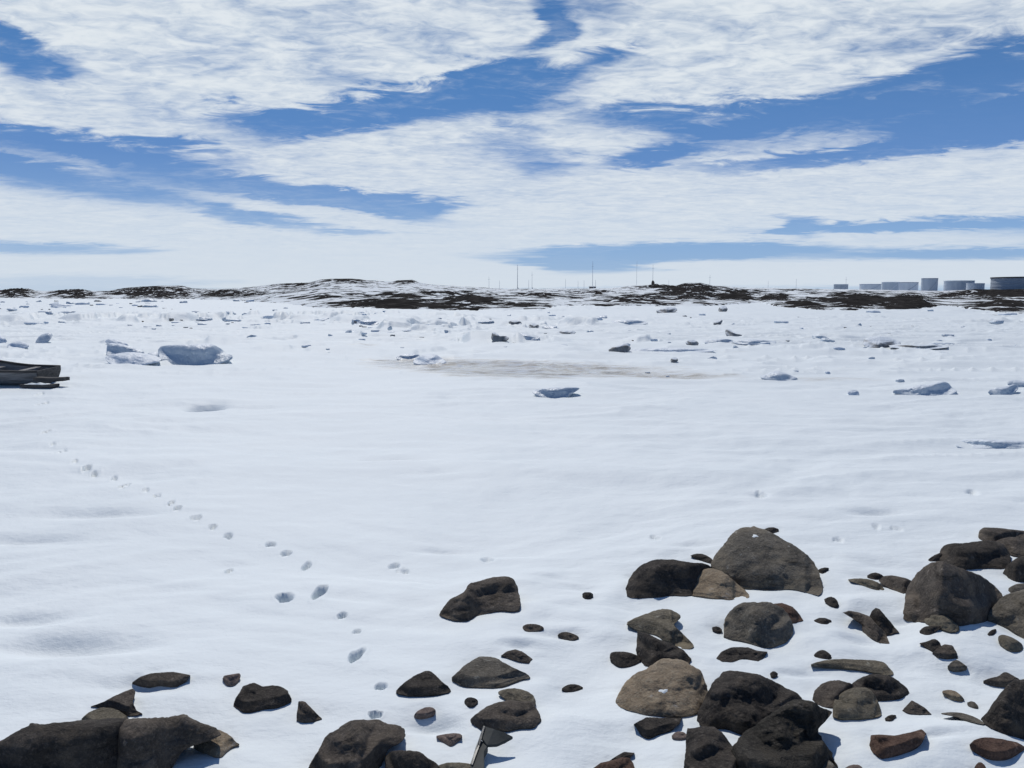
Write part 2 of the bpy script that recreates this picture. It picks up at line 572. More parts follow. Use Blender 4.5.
d_r = np.maximum(d_s * 1.7, np.interp(hu, [-700, 200, 350, 500, 800, 1024, 1700], [1000, 900, 650, 600, 620, 560, 700]))
tt = np.linspace(-.06, 1, 110)
prof = np.where(tt < 0, tt, tt ** .85)
YP = shore_y[None] + (sky_y - shore_y)[None] * prof[:, None]
DD = d_s[None] * (d_r / d_s)[None] ** tt[:, None]
rr = ray(np.broadcast_to(hu[None], YP.shape), YP)
HP = CAM + rr * DD[..., None]
HX, HY, HZ = HP[..., 0], HP[..., 1], HP[..., 2]
UU = np.broadcast_to(hu[None], YP.shape)
dens = np.full(YP.shape, -.05)
for (u, v, w, h, k) in [(15, 293, 22, 6, .5), (72, 294, 26, 5, .5), (150, 292, 55, 8, .42), (230, 294, 40, 5, .40), (290, 288, 40, 6, .22), (350, 280, 34, 3, .5), (405, 281, 14, 3, .5), (300, 284, 30, 3, .4),
                        (330, 297, 40, 3, .42), (400, 305, 75, 6, .62), (470, 303, 45, 9, .55), (380, 296, 50, 4, .38), (440, 294, 40, 4, .35), (345, 309, 40, 2, .5),
                        (520, 304, 30, 4, .5), (545, 296, 50, 4, .38), (590, 293, 60, 3, .3), (600, 305, 50, 2, .34), (640, 299, 40, 5, .46), (690, 293, 35, 10, .52), (735, 296, 35, 7, .48), (660, 287, 30, 2, .4),
                        (690, 304, 60, 2, .28), (775, 298, 25, 5, .5), (810, 303, 30, 6, .55), (855, 301, 45, 7, .7), (905, 303, 34, 8, .66), (955, 296, 30, 4, .45), (1000, 293, 44, 7, .68),
                        (1005, 306, 30, 7, .55), (975, 309, 20, 3, .4), (800, 290, 40, 2, .25), (1100, 303, 60, 9, .5), (-100, 295, 60, 5, .4), (1250, 303, 80, 8, .4)]:
    dens = np.maximum(dens, k * np.exp(-((UU - u) / w) ** 2 - ((YP - v) / h) ** 2))
strk = f2(HX / 14 + 2 * n2(HX / 30, HY / 60, 50), HY / 30, 4, 51, .6)
rock = dens * 1.15 + .30 * strk - .06
rk = sst(.25, .5, rock)
wid = (DD / 400)
body = np.clip(np.minimum((tt[:, None] + .03) * 8, (1 - tt[:, None]) * 6), 0, 1)
HZ = HZ + body * wid * (.9 * f2(HX / 24, HY / 40, 4, 52) + 1.9 * rk * (0.25 + .75 * np.abs(f2(HX / 7, HY / 12, 3, 53)))) - .25 * (tt[:, None] < .02)
# far side of the ridge falls away again
bx = [HX]; by = [HY]; bz = [HZ]; br = [rock]
for k, (g, dz) in enumerate([(1.03, -.4), (1.08, -1.5), (1.2, -4), (1.5, -12), (1.9, -20)]):
    bx.append(HX[-1:] * g); by.append(HY[-1:] * g); bz.append(HZ[-1:] + dz); br.append(rock[-1:])
HX2, HY2, HZ2, RK2 = (np.concatenate(q) for q in (bx, by, bz, br))
grid_mesh('hills', HX2, HY2, HZ2, M['hill'], {'rock': np.clip(RK2, 0, 1)})


# ------------------------------------------------------------------ rocks
def chaikin(p, n=1):
    for _ in range(n):
        a = p * .75 + np.roll(p, -1, 0) * .25
        b = p * .25 + np.roll(p, -1, 0) * .75
        p = np.stack([a, b], 1).reshape(-1, 2)
    return p


def polar(poly, th, cx, cy):
    a = poly - [cx, cy]; b = np.roll(a, -1, 0)
    out = np.zeros(len(th))
    for i, t in enumerate(th):
        d = np.array([math.cos(t), math.sin(t)])
        e = b - a
        den = d[0] * e[:, 1] - d[1] * e[:, 0]
        den = np.where(np.abs(den) < 1e-9, 1e-9, den)
        s = (a[:, 0] * e[:, 1] - a[:, 1] * e[:, 0]) / den
        w = (a[:, 0] * d[1] - a[:, 1] * d[0]) / den
        ok = (s > 0) & (w >= -1e-6) & (w <= 1 + 1e-6)
        out[i] = s[ok].max() if ok.any() else 1.0
    return out


def smax(a, b, k):
    h = np.clip(.5 + .5 * (a - b) / k, 0, 1)
    return b * (1 - h) + a * h + k * h * (1 - h)


def stone(name, pts, mat, seed, crest=None, lean=None, top=None, split=None, wl=None, wr=None, k=.06, rnd=.24, amp=.042, jit=.023, sm=1, parent=None, deep=None, nchip=3, ll=None):
    """A solid boulder standing on the snow, its outline as seen from the beach; front faces, a top and a buried foot."""
    rg = random.Random(seed)
    P = np.array(pts, float)
    lo, hi = P.min(0), P.max(0)
    W, H = hi - lo
    cx, cy = (P.mean(0) * .5 + (lo + hi) / 2 * .5)
    sz = max(W, H)
    poly = chaikin(P, sm)
    ctr = (lo + hi) / 2
    poly = ctr + (poly - ctr) * np.array([(W + 1.6) / (np.ptp(poly[:, 0]) + 1e-6), (H + 1.6) / (np.ptp(poly[:, 1]) + 1e-6)])
    nt_ = int(np.clip((W + H) * 1.0, 26, 190)); nr = int(np.clip(sz / 3.2, 6, 44))
    seg = np.linalg.norm(np.roll(poly, -1, 0) - poly, axis=1)
    cum = np.concatenate([[0], np.cumsum(seg)])
    q_ = np.linspace(0, cum[-1], nt_, endpoint=False)
    cl = np.concatenate([poly, poly[:1]])
    px_, py_ = np.interp(q_, cum, cl[:, 0]), np.interp(q_, cum, cl[:, 1])
    th = np.sort(np.mod(np.arctan2(py_ - cy, px_ - cx), 2 * np.pi))
    th = th + np.arange(nt_) * 1e-5
    r = polar(poly, th, cx, cy)
    r = r * (1 + jit * 2 * f2(np.cos(th) * 4 + seed, np.sin(th) * 4, 4, seed, .7))
    # contact line with the snow, per column
    us = np.linspace(lo[0], hi[0], 41)
    bu, bv = cx + r * np.cos(th), cy + r * np.sin(th)
    low = bv > cy
    vb = np.array([bv[np.argmin(np.abs(bu - q) + 1e3 * ~low)] for q in us])
    vb = np.maximum(vb, hi[1] - .38 * H)
    vb = np.convolve(np.pad(vb, 3, 'edge'), np.ones(7) / 7, 'valid')
    gp = on_ground(us, vb)
    Yb = gp[:, 1]
    dist = float(np.median(Yb))
    if dist > 12:
        Yb = dist + np.clip(Yb - dist, -.18, .18) * W * dist / F * .6
        Yb = np.convolve(np.pad(Yb, 9, 'edge'), np.ones(19) / 19, 'valid')
    S = dist / F * math.sqrt(1 + (2.8 / dist) ** 2)
    dep = math.atan2(2.8, dist)
    crest = rg.uniform(.42, .64) if crest is None else crest
    lean = rg.uniform(.22, .42) if lean is None else lean
    top = min(2.3, 1 / math.tan(dep + R(rg.uniform(4, 16)))) if top is None else top * 1.25
    split = rg.uniform(-.25, .25) if split is None else split
    wl = rg.uniform(.15, .6) if wl is None else wl
    wr = rg.uniform(.15, .6) if wr is None else wr
    kk = k * sz * S
    chips = [(cx + rg.uniform(-.38, .38) * W, cy + rg.uniform(-.35, .1) * H, rg.uniform(.3, 1.6), rg.choice([-1, 1]) * rg.uniform(.25, 1.0)) for _ in range(0 if (dist > 18 or sz < 40) else nchip)]

    def front_y(u, v, rho):
        b = np.interp(u, us, vb); y0 = np.interp(u, us, Yb)
        hgt = (b - v) * S
        x = (u - (cx + split * W / 2)) * S
        hh = H * S * crest
        up = np.clip(hgt / (.45 * H * S), 0, 1)
        f1 = lean * hgt + wl * np.maximum(-x, 0) * up
        if ll is not None:
            f1 = ll * hgt - wl * x * up
        f2_ = lean * hgt + wr * np.maximum(x, 0) * up
        f = np.maximum(f1, f2_)
        t = lean * hh + top * (hgt - hh)
        t2 = lean * hh * 1.02 + top * .55 * (hgt - hh * .86) + .5 * wl * np.abs(x) * up
        y = smax(f, t, kk)
        y = smax(y, t2 - .02 * sz * S, kk)
        for (pu, pv, a_, b_s) in chips:
            yp = lean * (np.interp(pu, us, vb) - pv) * S
            yt = lean * hh + top * ((np.interp(pu, us, vb) - pv) * S - hh)
            pl_ = max(float(yp), float(yt)) + .035 * sz * S + a_ * (pv - v) * S + b_s * (u - pu) * S
            y = y + np.clip(up * 1.4 - .4, 0, 1) * .075 * sz * S * np.tanh((smax(y, pl_, kk * .4) - y) / (.075 * sz * S))
        side = np.clip((hgt / (H * S) - .12) * 2.2, 0, 1)
        y = y + rnd * sz * S * .5 * (1 - np.sqrt(np.clip(1 - rho ** 2.6, 0, 1))) * side
        return y0 + y

    rho = np.sin(np.linspace(0, 1, nr + 1)[1:] * np.pi / 2) ** .9
    U = cx + r[None] * np.cos(th)[None] * rho[:, None]
    V = cy + r[None] * np.sin(th)[None] * rho[:, None]
    RH = np.broadcast_to(rho[:, None], U.shape)
    Y = front_y(U, V, RH)
    Q = CAM + ray(U, V) * Y[..., None]
    env = (1 - RH ** 8)
    fs = sz * S
    nz = f3(Q / (fs * .30), 4, seed + 3, .55) + .8 * (np.abs(f3(Q / (fs * .45), 3, seed + 9)) - .25) + .30 * f3(Q / (fs * .075), 3, seed + 5, .6)
    Y = Y + amp * fs * nz * env * 1.6
    if dist < 12:      # the stone always stands clear of the snow behind it
        Yg = on_ground(U, V)[..., 1]
        hg = (np.interp(U, us, vb) - V) * S
        lim = Yg - .42 * H * S * np.clip(hg / (.38 * H * S), 0, 1) - .008
        lim = np.where(RH > .985, np.maximum(lim, Y), lim)
        Y = -smax(-Y, -lim, .03 * fs)
    yc = front_y(np.array([cx]), np.array([cy]), np.array([0.]))
    Qc = CAM + ray(np.array([cx]), np.array([cy])) * yc[:, None]
    yc = yc + amp * fs * 1.6 * (f3(Qc / (fs * .30), 4, seed + 3, .55) + .8 * (np.abs(f3(Qc / (fs * .45), 3, seed + 9)) - .25))
    Q = CAM + ray(U, V) * Y[..., None]
    yc = np.array([Y[0].mean()])
    # foot goes under the snow
    b_ = np.interp(U[-1], us, vb)
    foot = np.clip(1 - (b_ - V[-1]) / (.16 * H + 1e-6), 0, 1)
    Q[-1, :, 2] -= foot * (.012 + .05 * H * S)
    Q[-2, :, 2] -= foot * .3 * (.012 + .05 * H * S)
    # back side
    Yl = Q[-1, :, 1]
    D = (.10 * fs if deep is None else deep * fs)
    ymax = Yl.max() + D
    rings = [Q[::-1].reshape(-1, 3)]
    rb = np.array([.97, .88, .72, .5, .25])
    back = []
    for q in rb:
        u = cx + r * np.cos(th) * q; v = cy + r * np.sin(th) * q
        e = np.sqrt(1 - q * q)
        yb_ = Yl * (1 - e) + ymax * e
        yf = np.interp(q, np.concatenate([[0], rho]), np.concatenate([yc, Y.mean(1)]))
        yb_ = np.maximum(yb_, front_y(u, v, np.full_like(u, q)) + .02 * fs)
        back.append(CAM + ray(u, v) * yb_[:, None])
    verts = [CAM + ray(np.array([cx]), np.array([cy])) * yc[:, None]]
    for a in range(nr):
        verts.append(Q[a])
    for bq in back:
        verts.append(bq)
    verts.append(CAM + ray(np.array([cx]), np.array([cy])) * np.array([[max(ymax, yc[0] + .05 * fs)]]))
    verts = np.concatenate(verts)
    faces = []
    n = nt_
    nrg = nr + len(rb)
    for j in range(n):
        faces.append((0, 1 + j, 1 + (j + 1) % n))
    for a in range(nrg - 1):
        o0 = 1 + a * n; o1 = o0 + n
        for j in range(n):
            j2 = (j + 1) % n
            faces.append((o0 + j, o1 + j, o1 + j2, o0 + j2))
    o0 = 1 + (nrg - 1) * n
    last = len(verts) - 1
    for j in range(n):
        faces.append((o0 + j, last, o0 + (j + 1) % n))
    loc = verts.mean(0)
    loc[2] = ground(loc[0], loc[1])
    o = link(name, verts, faces, mat, parent, True, loc)
    bm = bmesh.new(); bm.from_mesh(o.data)
    bmesh.ops.recalc_face_normals(bm, faces=bm.faces)
    bm.to_mesh(o.data); bm.free()
    o.data.polygons.foreach_set('use_smooth', [True] * len(o.data.polygons))
    return o


BANK = 'boulders and stones lying on the snowy beach'
ROCKS = [
 # ---- left corner
 ('boulder', 'dark', [(-40,755),(0,742),(12,735),(25,728),(31,723.5),(40,725),(60,723),(85,720),(110,719.5),(126,719),(136,732),(141,750),(138,790),(60,802),(-40,800)],
  dict(crest=.80, lean=.25, top=1.3, split=.55, wl=.06, wr=.5, k=.02, rnd=.12, sm=0, nchip=0, amp=.028), 'long dark ledge boulder with a nearly black front face, cut by the lower left corner'),
 ('boulder', 'brown', [(110,724),(128,719.5),(160,718.5),(184,714.5),(191,718.5),(203,723.5),(215,728),(222,735),(210,741),(193,746),(184,750),(174,761),(166,774),(150,795),(115,800),(106,760)],
  dict(crest=.80, lean=.25, top=1.3, split=.5, wl=.06, wr=.5, k=.02, nchip=0, amp=.028, sm=0), 'brown boulder joined to the right end of the long dark ledge'),
 ('rock', 'tan', [(194,745),(199,739),(206,732),(215,729.5),(224,733),(231,738),(234,742),(239,744),(231,746),(226,750),(222,756),(216,757),(209,753),(201,749)],
  dict(crest=.38, lean=.5, k=.05), 'tan topped rock leaning on the right end of the brown ledge boulder'),
 ('rock', 'olive', [(82,720),(88,714),(98,709),(106,708),(116,710),(124,715),(128,720),(122,727),(95,727)], dict(crest=.3), 'smooth olive dome rock peeping over the long dark ledge'),
 ('rock', 'brown', [(92,706),(104,702),(115,696),(127,691),(132,689.5),(135,692),(134,698),(132,702),(136,710),(142,713),(136,715),(126,715),(118,711),(104,708)],
  dict(crest=.55, k=.04), 'brown wedge rock with a raised right tip above the olive dome'),
 ('rock', 'brown', [(133,682),(140,677),(150,674),(163,673),(173,672.5),(182,674),(190,675.5),(186,681),(178,686),(170,686.5),(160,685),(150,686),(140,684)], dict(crest=.7, lean=.6), 'long flat dark brown rock alone on snow above the brown ledge boulder'),
 ('stone', 'pink', [(223,677),(232,675),(240,674),(238,681),(232,685),(226,683)], dict(crest=.7), 'small half sunken grey stone up and left of a two humped dark rock'),
 ('rock', 'dark', [(233,706),(237,697),(243,687),(254,683.5),(263,687),(272,686),(280,687),(287,691),(291,699),(288,703),(276,707),(262,709),(250,711.5),(240,711)], dict(crest=.6, lean=.35, split=.3), 'two humped dark rock alone on the snow, midway between ledge and footprints'),
 ('stone', 'brown', [(297,719.5),(299,702),(305,702),(311,708),(317,714),(322,718),(314,720.5),(305,721)], dict(crest=.75, lean=.35), 'brown triangular stone with a steep left edge, right of the two humped rock'),
 # ---- lower middle
 ('boulder', 'brown', [(308,768),(316,756),(322,746),(328,735),(336,731),(347,724),(357,720.5),(366,722),(377,721),(385,725),(398,726),(404,731),(405,738),(398,745),(389,748),(384,757),(376,768),(370,785),(320,790),(305,782)],
  dict(crest=.55, lean=.4, top=1.0, split=-.45, wl=.4, wr=.1, k=.05), 'big brown boulder with a rounded right shoulder, cut by the bottom edge beside the footprints'),
 ('rock', 'dark', [(386,768),(386,756),(392,752),(400,751),(414,751.5),(421,753),(427,758),(436,763),(444,772),(432,790),(390,790)], dict(crest=.8, lean=.3), 'black rock at the bottom edge, touching the big brown boulder\'s right side'),
 ('stone', 'olive', [(436,768),(446,763.5),(458,763),(468,764),(476,768),(470,786),(440,786)], dict(crest=.7), 'olive stone at the bottom edge, left of the metal bar'),
 ('boulder', 'brown', [(440,613),(446,605),(452,598),(459,596),(466,591),(469,584),(478,582),(487,579.5),(497,577.5),(507,577),(514,580),(518,591),(519.5,609),(512,611),(503,609.5),(490,612),(477,615.5),(466,620.5),(455,619.5),(443,617)],
  dict(crest=.62, lean=.32, top=1.2, split=-.25, wl=.15, wr=.25, k=.06, amp=.04), 'dark brown boulder stepping up to the right, standing alone in the middle of the snow'),
 ('stone', 'brown', [(523.5,627),(528,624.5),(538,625),(543.5,628),(540,631),(526,631)], dict(crest=.5), 'small flat brown stone, first below the lone stepped boulder'),
 ('stone', 'brown', [(558.5,635),(565,632.5),(572,634),(578.5,637),(573,639),(562,638)], dict(crest=.5), 'small flat brown stone to the right, second below the lone stepped boulder'),
 ('pebble', 'dark', [(583,593),(592,593),(592.5,597.5),(583.5,597.5)], dict(crest=.6), 'tiny dark pebble alone on snow between the stepped boulder and the domed dark boulder'),
 ('rock', 'brown', [(501,656),(507,652),(515,650),(522,652),(528,656),(532.5,659),(529,663),(520,661.5),(510,659)], dict(crest=.45), 'small brown lens shaped rock just above the grey green humped rock'),
 ('boulder', 'grey', [(452,678),(458,673),(468,664),(478,658),(488,657),(499,660),(508,666),(518,670),(527,674),(530,678),(520,679),(512,682),(500,686),(484,687),(468,686),(458,683.5)],
  dict(crest=.34, lean=.35, top=1.3, split=.1, k=.07), 'grey green humped rock tapering to a point on its right'),
 ('rock', 'dark', [(397,691),(402,685),(412,678),(420,674),(428,671),(434,675),(440,681),(448,687),(450,691.5),(440,693),(420,694.5),(402,694.5)], dict(crest=.7, lean=.5), 'dark triangular rock left of the grey green humped rock'),
 ('pebble', 'dark', [(465,701),(469,698),(476,699.5),(477.5,703),(471,706),(466,704)], dict(crest=.5), 'small dark oval pebble below the grey green humped rock'),
 ('stone', 'pink', [(414,715),(419,710.5),(427,707.5),(434,709),(434.5,714),(424,716.5),(417,717)], dict(crest=.45), 'small pinkish grey oval stone below the dark triangular rock'),
 ('stone', 'pink', [(436.5,737),(446,735),(456,734),(461,737),(456,740.5),(451,745),(445,742)], dict(crest=.6), 'small pinkish wedge stone up and left of the metal bar'),
 ('rock', 'olive', [(498,693),(506,689.5),(516,689),(527,692),(534,697),(534,708),(524,709),(512,703),(504,698)], dict(crest=.35, lean=.4), 'olive upper part of the angular rock behind the metal bar'),  # same rock as the next entry, built as two overlapping meshes
 ('rock', 'brown', [(471,719),(476,714),(487,707),(498,703),(510,701),(520,702),(530,702),(535,706),(539,714),(541,720),(534,727),(520,727),(507,730),(493,728),(482,730),(474,725)],
  dict(crest=.62, lean=.3, top=1.3, split=.3, k=.04), 'brown lower part of the angular rock right behind the metal bar'),
 ('stone', 'dark', [(562.5,689),(569,685),(576,685),(582.5,688),(577,690.5),(567,691)], dict(crest=.6), 'small dark lens stone alone on snow left of the big tan boulder'),
 # ---- middle cluster
 ('rock', 'olive', [(626,624),(640,617),(655,611.5),(664,609.5),(672,611),(681,617),(676,622),(672,625),(678,630),(690,642),(693,648),(680,649),(668,645),(658,636),(646,632),(635,629)], dict(crest=.3, lean=.5), 'flat olive brown rock with a pointed left end above the upright dark rock'),
 ('rock', 'dark', [(638,632),(648,634),(659,640),(670,643),(683,650),(690,658),(689,665),(680,668),(660,668),(645,665),(640,658),(637,650)], dict(crest=.75, lean=.3, split=-.4), 'dark upright rock with a sharp left edge just above the big tan boulder'),
 ('stone', 'dark', [(611,654),(616,652.5),(628,653),(637,656),(641,661),(633,665),(622,667),(615,664),(611,659)], dict(crest=.7), 'small dark block against the left foot of the upright dark rock'),
 ('boulder', 'tan', [(616.5,702),(620,693),(624,684),(637,673),(648,669),(660,660),(672,659.5),(685,662),(693,668),(700,672),(704,680),(708,695),(704,706),(697,713),(685,715.5),(665,717),(650,715),(636,712),(626,709),(619,706)],
  dict(crest=.36, lean=.5, top=1.15, split=.0, wl=.25, wr=.25, k=.12), 'big tan boulder with a white snow patch on its top'),
 ('rock', 'dark', [(634,724.5),(640,721),(647,718),(660,718.5),(682,718.5),(679,724),(670,730),(658,733),(649,737),(642,735),(638,729)], dict(crest=.8, lean=.6), 'dark shard pointing left in front of the big tan boulder'),
 ('pebble', 'pink', [(672,736.5),(677,732),(684,733),(686.5,737),(678,738)], dict(crest=.5), 'tiny grey pebble nearly buried left of the square dark block'),
 ('rock', 'red', [(594,768),(602,763),(612,761),(622,758),(629,758.5),(634,766),(636,782),(596,786)], dict(crest=.6), 'reddish brown rock at the bottom edge below the tan boulder'),
 ('stone', 'dark', [(609,760.5),(618,755.5),(624,752.5),(634.5,753.5),(630,757),(624,760),(616,762)], dict(crest=.5), 'thin dark slab lying on the reddish bottom edge rock'),
 ('boulder', 'dark', [(697,716),(705,702),(709,694),(712,687),(718,678),(726,671.5),(740,672),(759,675),(772,681),(783,687),(795,693),(803,700),(800,712),(780,726),(760,735),(742,734),(728,726),(716,727),(708,729),(701,727)],
  dict(crest=.55, lean=.12, top=1.2, split=-.5, wl=.7, wr=.08, k=.02, rnd=.2), 'dark boulder with a lighter flat top and a black front right of the tan boulder'),
 ('boulder', 'rough', [(728,768),(731,748),(738,738),(750,729),(763,720),(775,712),(785,704),(793,700),(803,700),(814,703),(826,709),(832,713),(826,721),(818,729),(821,740),(829,750),(837,766),(842,790),(735,795)],
  dict(crest=.72, lean=.55, top=1.1, split=-.1, wl=.35, wr=.5, k=.06, amp=.075, jit=.035, sm=0), 'big jagged layered dark boulder at the bottom edge, tallest of the lower group'),
 ('boulder', 'dark', [(685,768),(687,735),(688,729),(700,728),(714,727.5),(721,732),(728,741),(735,750),(742,772),(738,795),(683,795)], dict(crest=.78, lean=.4, top=1.1, split=-.4, wl=.3, wr=.45, k=.03, sm=0), 'square dark block at the bottom edge left of the jagged boulder'),
 ('rock', 'grey', [(783,755),(790,751),(805,752),(818,755),(830,762),(838,770),(832,786),(795,786),(788,766)], dict(crest=.5, lean=.3, k=.04), 'grey slab at the bottom edge lying against the jagged boulder'),
 ('boulder', 'brown', [(813.5,699),(815,691),(821,685),(830,681.5),(840,681),(850,684),(859,689),(854,700),(838,707),(826,707),(816,704)], dict(crest=.45, lean=.5), 'round brown boulder behind the cracked olive rock'),
 ('boulder', 'olive', [(833,712),(834,703),(838,696),(848,690),(858,688),(868,689),(874,695),(878,703),(880,710),(881.5,716),(866,717.5),(845,718),(834,717.5)], dict(crest=.55, lean=.55, top=1.2), 'cracked olive rock in front of the round brown boulder and a black one'),
 ('boulder', 'dark', [(852,685),(860,679),(871,675),(880,675.5),(891,677),(900,683),(907,689),(909,694),(900,698),(885,699.5),(876,701),(864,697),(854,691)], dict(crest=.85, lean=.25), 'black boulder just below the long flat slab, behind the cracked olive rock'),
 ('rock', 'olive', [(810,665.5),(822,661.5),(840,659.5),(860,660.5),(879,661),(886,667),(893,674.5),(880,674),(862,670),(840,668.5),(822,667.5)], dict(crest=.3, lean=.6), 'long flat olive slab just above the black boulder'),
 ('stone', 'dark', [(814.5,656),(818,652),(823,650.5),(828,653),(832,658.5),(822,658)], dict(crest=.6), 'small dark cap stone just above the left end of the long flat slab'),
 ('pebble', 'dark', [(814.5,621),(822,618.5),(831,621),(824,623)], dict(crest=.5), 'thin dark pebble right of the pitted round boulder'),
 ('pebble', 'dark', [(824.5,600.5),(830,597.5),(835,599),(838,606.5),(831,605)], dict(crest=.6), 'dark pebble below the right foot of the largest rounded boulder'),
 ('boulder', 'grey', [(712,570),(714,558.5),(719,549),(728,542),(730,536.5),(739,530),(751,527.5),(762,530),(779,537.5),(797,548),(811,558.5),(819.5,573),(822,585),(820,595),(811,593),(801,590),(787,588),(765,588),(745,587.5),(730,584),(716,578)],
  dict(crest=.42, lean=.25, top=1.15, split=-.1, wl=.2, wr=.25, k=.09, amp=.028), 'largest rounded boulder, grey brown with a long slope down its right side'),
 ('boulder', 'dark', [(628,598),(626.5,589),(631,577),(638,568.5),(650,561.5),(660,560),(673,560),(689,563),(706,564),(713,570),(708,587),(690,596),(672,595),(655,597),(640,598)], dict(crest=.72, lean=.4, split=-.3, amp=.03), 'domed dark boulder left of the largest rounded boulder'),
 ('boulder', 'tan', [(688,595),(690,586),(695,577),(702,571),(711,569),(720,571),(730,578),(738,585),(746,591),(750,598),(735,599),(720,598.5),(706,596)], dict(crest=.38, lean=.6, top=1.2), 'tan brown rock wedged in front of the two dark boulders'),
 ('stone', 'dark', [(690.5,557),(696,554.5),(704,555),(711,559),(713,563),(704,561)], dict(crest=.5), 'thin dark slab behind the domed dark boulder'),
 ('boulder', 'grey', [(724.5,632),(725,622),(729,613),(737,606),(746,603),(757,603),(765,602.5),(775,605),(785,611),(791,622),(793,632),(789,639),(779,643),(769,647),(759,646),(748,642),(735,639),(725,637)],
  dict(crest=.62, lean=.5, top=1.2, amp=.045), 'pitted round grey boulder with a reddish slab at its right shoulder'),
 ('rock', 'red', [(771,605),(782,603.5),(792,607),(798,613),(803.5,620.5),(792,623.5),(783,622),(775,612)], dict(crest=.4, lean=.5), 'reddish slab behind the right shoulder of the pitted round boulder'),
 ('rock', 'dark', [(717,658),(722,652),(732,648),(748,648),(757,651),(767,652),(763,658),(758,661),(745,659),(732,661),(722,661)], dict(crest=.5), 'low dark slab below the pitted round boulder'),
 ('pebble', 'dark', [(712.5,628),(718,627),(721.5,630.5),(716,631)], dict(crest=.5), 'tiny dark pebble left of the pitted round boulder'),
 ('pebble', 'dark', [(771,674),(774,672),(777.5,674.5),(773,676.5)], dict(crest=.5), 'tiny dark pebble on snow between the low slab and the flat topped boulder'),
 ('pebble', 'dark', [(764,530.5),(771,528),(778,530),(771,532.5)], dict(crest=.5), 'dark pebble behind the crown of the largest rounded boulder'),
 ('pebble', 'dark', [(818,571),(823,568.5),(828,569),(824,573)], dict(crest=.5), 'dark pebble behind the right slope of the largest rounded boulder'),
 # ---- right
 ('pebble', 'dark', [(867.5,576.5),(874,573),(880,574.5),(884,578),(875,578.5)], dict(crest=.6), 'dark pebble touching the upper left end of a brown slab'),
 ('rock', 'brown', [(879,581),(884,577),(892,576),(905,578.5),(913,582),(912,591),(903,593),(893,589),(884,585.5)], dict(crest=.4, lean=.5), 'brown slab meeting the left side of the two faced boulder'),
 ('stone', 'olive', [(848,580.5),(858,579),(870,580),(878,583.5),(883.5,590),(874,589.5),(862,585)], dict(crest=.35), 'thin olive stone with a pointed left end, before the brown slab'),
 ('rock', 'dark', [(869,620),(872,612),(876,608.5),(880,610),(886,617),(892,624),(899.5,632.5),(890,635),(880,634),(872,627)], dict(crest=.75, lean=.35, split=-.6), 'dark upright wedge rock standing in front of the thin olive stone'),
 ('rock', 'brown', [(843,613),(850,611.5),(859,613),(870,617),(876,624),(885,632),(887,638),(889.5,643.5),(880,643),(868,636),(862,629),(862,624),(853,619)], dict(crest=.5), 'long brown rock running under the dark upright wedge'),
 ('boulder', 'brown', [(904,621),(904.5,608),(906,597),(912,581),(921,570),(936,562),(946,563.5),(964,570),(978,575),(991,584),(1004,597),(1000,610),(988,620),(970,624),(955,625),(940,622),(920,621)],
  dict(crest=.90, lean=.20, top=1.0, split=-.52, wl=1.2, ll=.8, wr=.04, k=.02, rnd=.16, amp=.022, nchip=0), 'big two faced boulder, lighter on its left and nearly black on its right'),
 ('stone', 'olive', [(924,619),(930,615.5),(937,614),(945,616),(952,621),(958,626),(957,631.5),(948,631),(938,628),(929,625.5)], dict(crest=.4), 'olive stone at the foot of the two faced boulder'),
 ('pebble', 'dark', [(920.5,632),(925,627.5),(932,627),(942,627),(936,631),(928,634.5)], dict(crest=.6), 'small dark stone just left below the olive stone'),
 ('boulder', 'dark', [(938,560),(940,553),(944,547),(950,544),(965,544),(980,541.5),(995,541.5),(1004,546),(1010,556),(1010,565),(1003,569),(990,567),(975,568),(960,569),(948,567)], dict(crest=.6, lean=.4), 'long dark boulder lying behind the two faced boulder'),
 ('stone', 'dark', [(927.5,560),(933,556),(941,553),(942,560)], dict(crest=.5), 'small pointed dark stone at the left end of the long dark boulder'),
 ('rock', 'brown', [(979,537),(980,531),(984,528),(998,528.5),(1012,530),(1030,532),(1036,541),(1010,541),(995,542),(984,541)], dict(crest=.6, lean=.3, nchip=0), 'log shaped brown rock, uppermost at the right edge'),
 ('rock', 'brown', [(993,544),(1003,539.5),(1012,537.5),(1030,541),(1036,556),(1015,556),(1006,552)], dict(crest=.35), 'brown rock under the log shaped one at the right edge'),
 ('rock', 'dark', [(1003,573),(1008,565),(1016,559),(1026,556),(1038,558),(1038,581),(1015,581)], dict(crest=.6), 'dark rounded rock at the right edge beside the long dark boulder'),
 ('stone', 'grey', [(1008.5,589),(1013,586),(1020,584),(1034,585),(1034,593),(1012,593)], dict(crest=.5), 'small grey stone at the right edge above the folded grey boulder'),
 ('boulder', 'grey', [(989,618),(995,608),(1003,598),(1012,594),(1024,591),(1040,592),(1050,625),(1034,640),(1018,634),(1006,625),(997,622)], dict(crest=.45, lean=.35, top=1.1, amp=.05), 'folded grey green boulder at the right edge beside the two faced boulder'),
 ('stone', 'olive', [(999,638),(1002,635.5),(1010,637),(1019,642),(1023,647),(1018,650.5),(1008,649),(1001,644.5)], dict(crest=.5), 'egg shaped olive stone on snow below the folded grey boulder'),
 ('pebble', 'dark', [(987.5,635),(991,630.5),(995.5,629.5),(994,634.5)], dict(crest=.5), 'tiny grey pebble left of the egg shaped olive stone'),
 ('stone', 'dark', [(919.5,644),(928,642.5),(933,640),(938,642),(940,648),(936,653),(929,649),(924,646)], dict(crest=.6), 'dark pointed stone touching the upper left of a rounded brown one'),
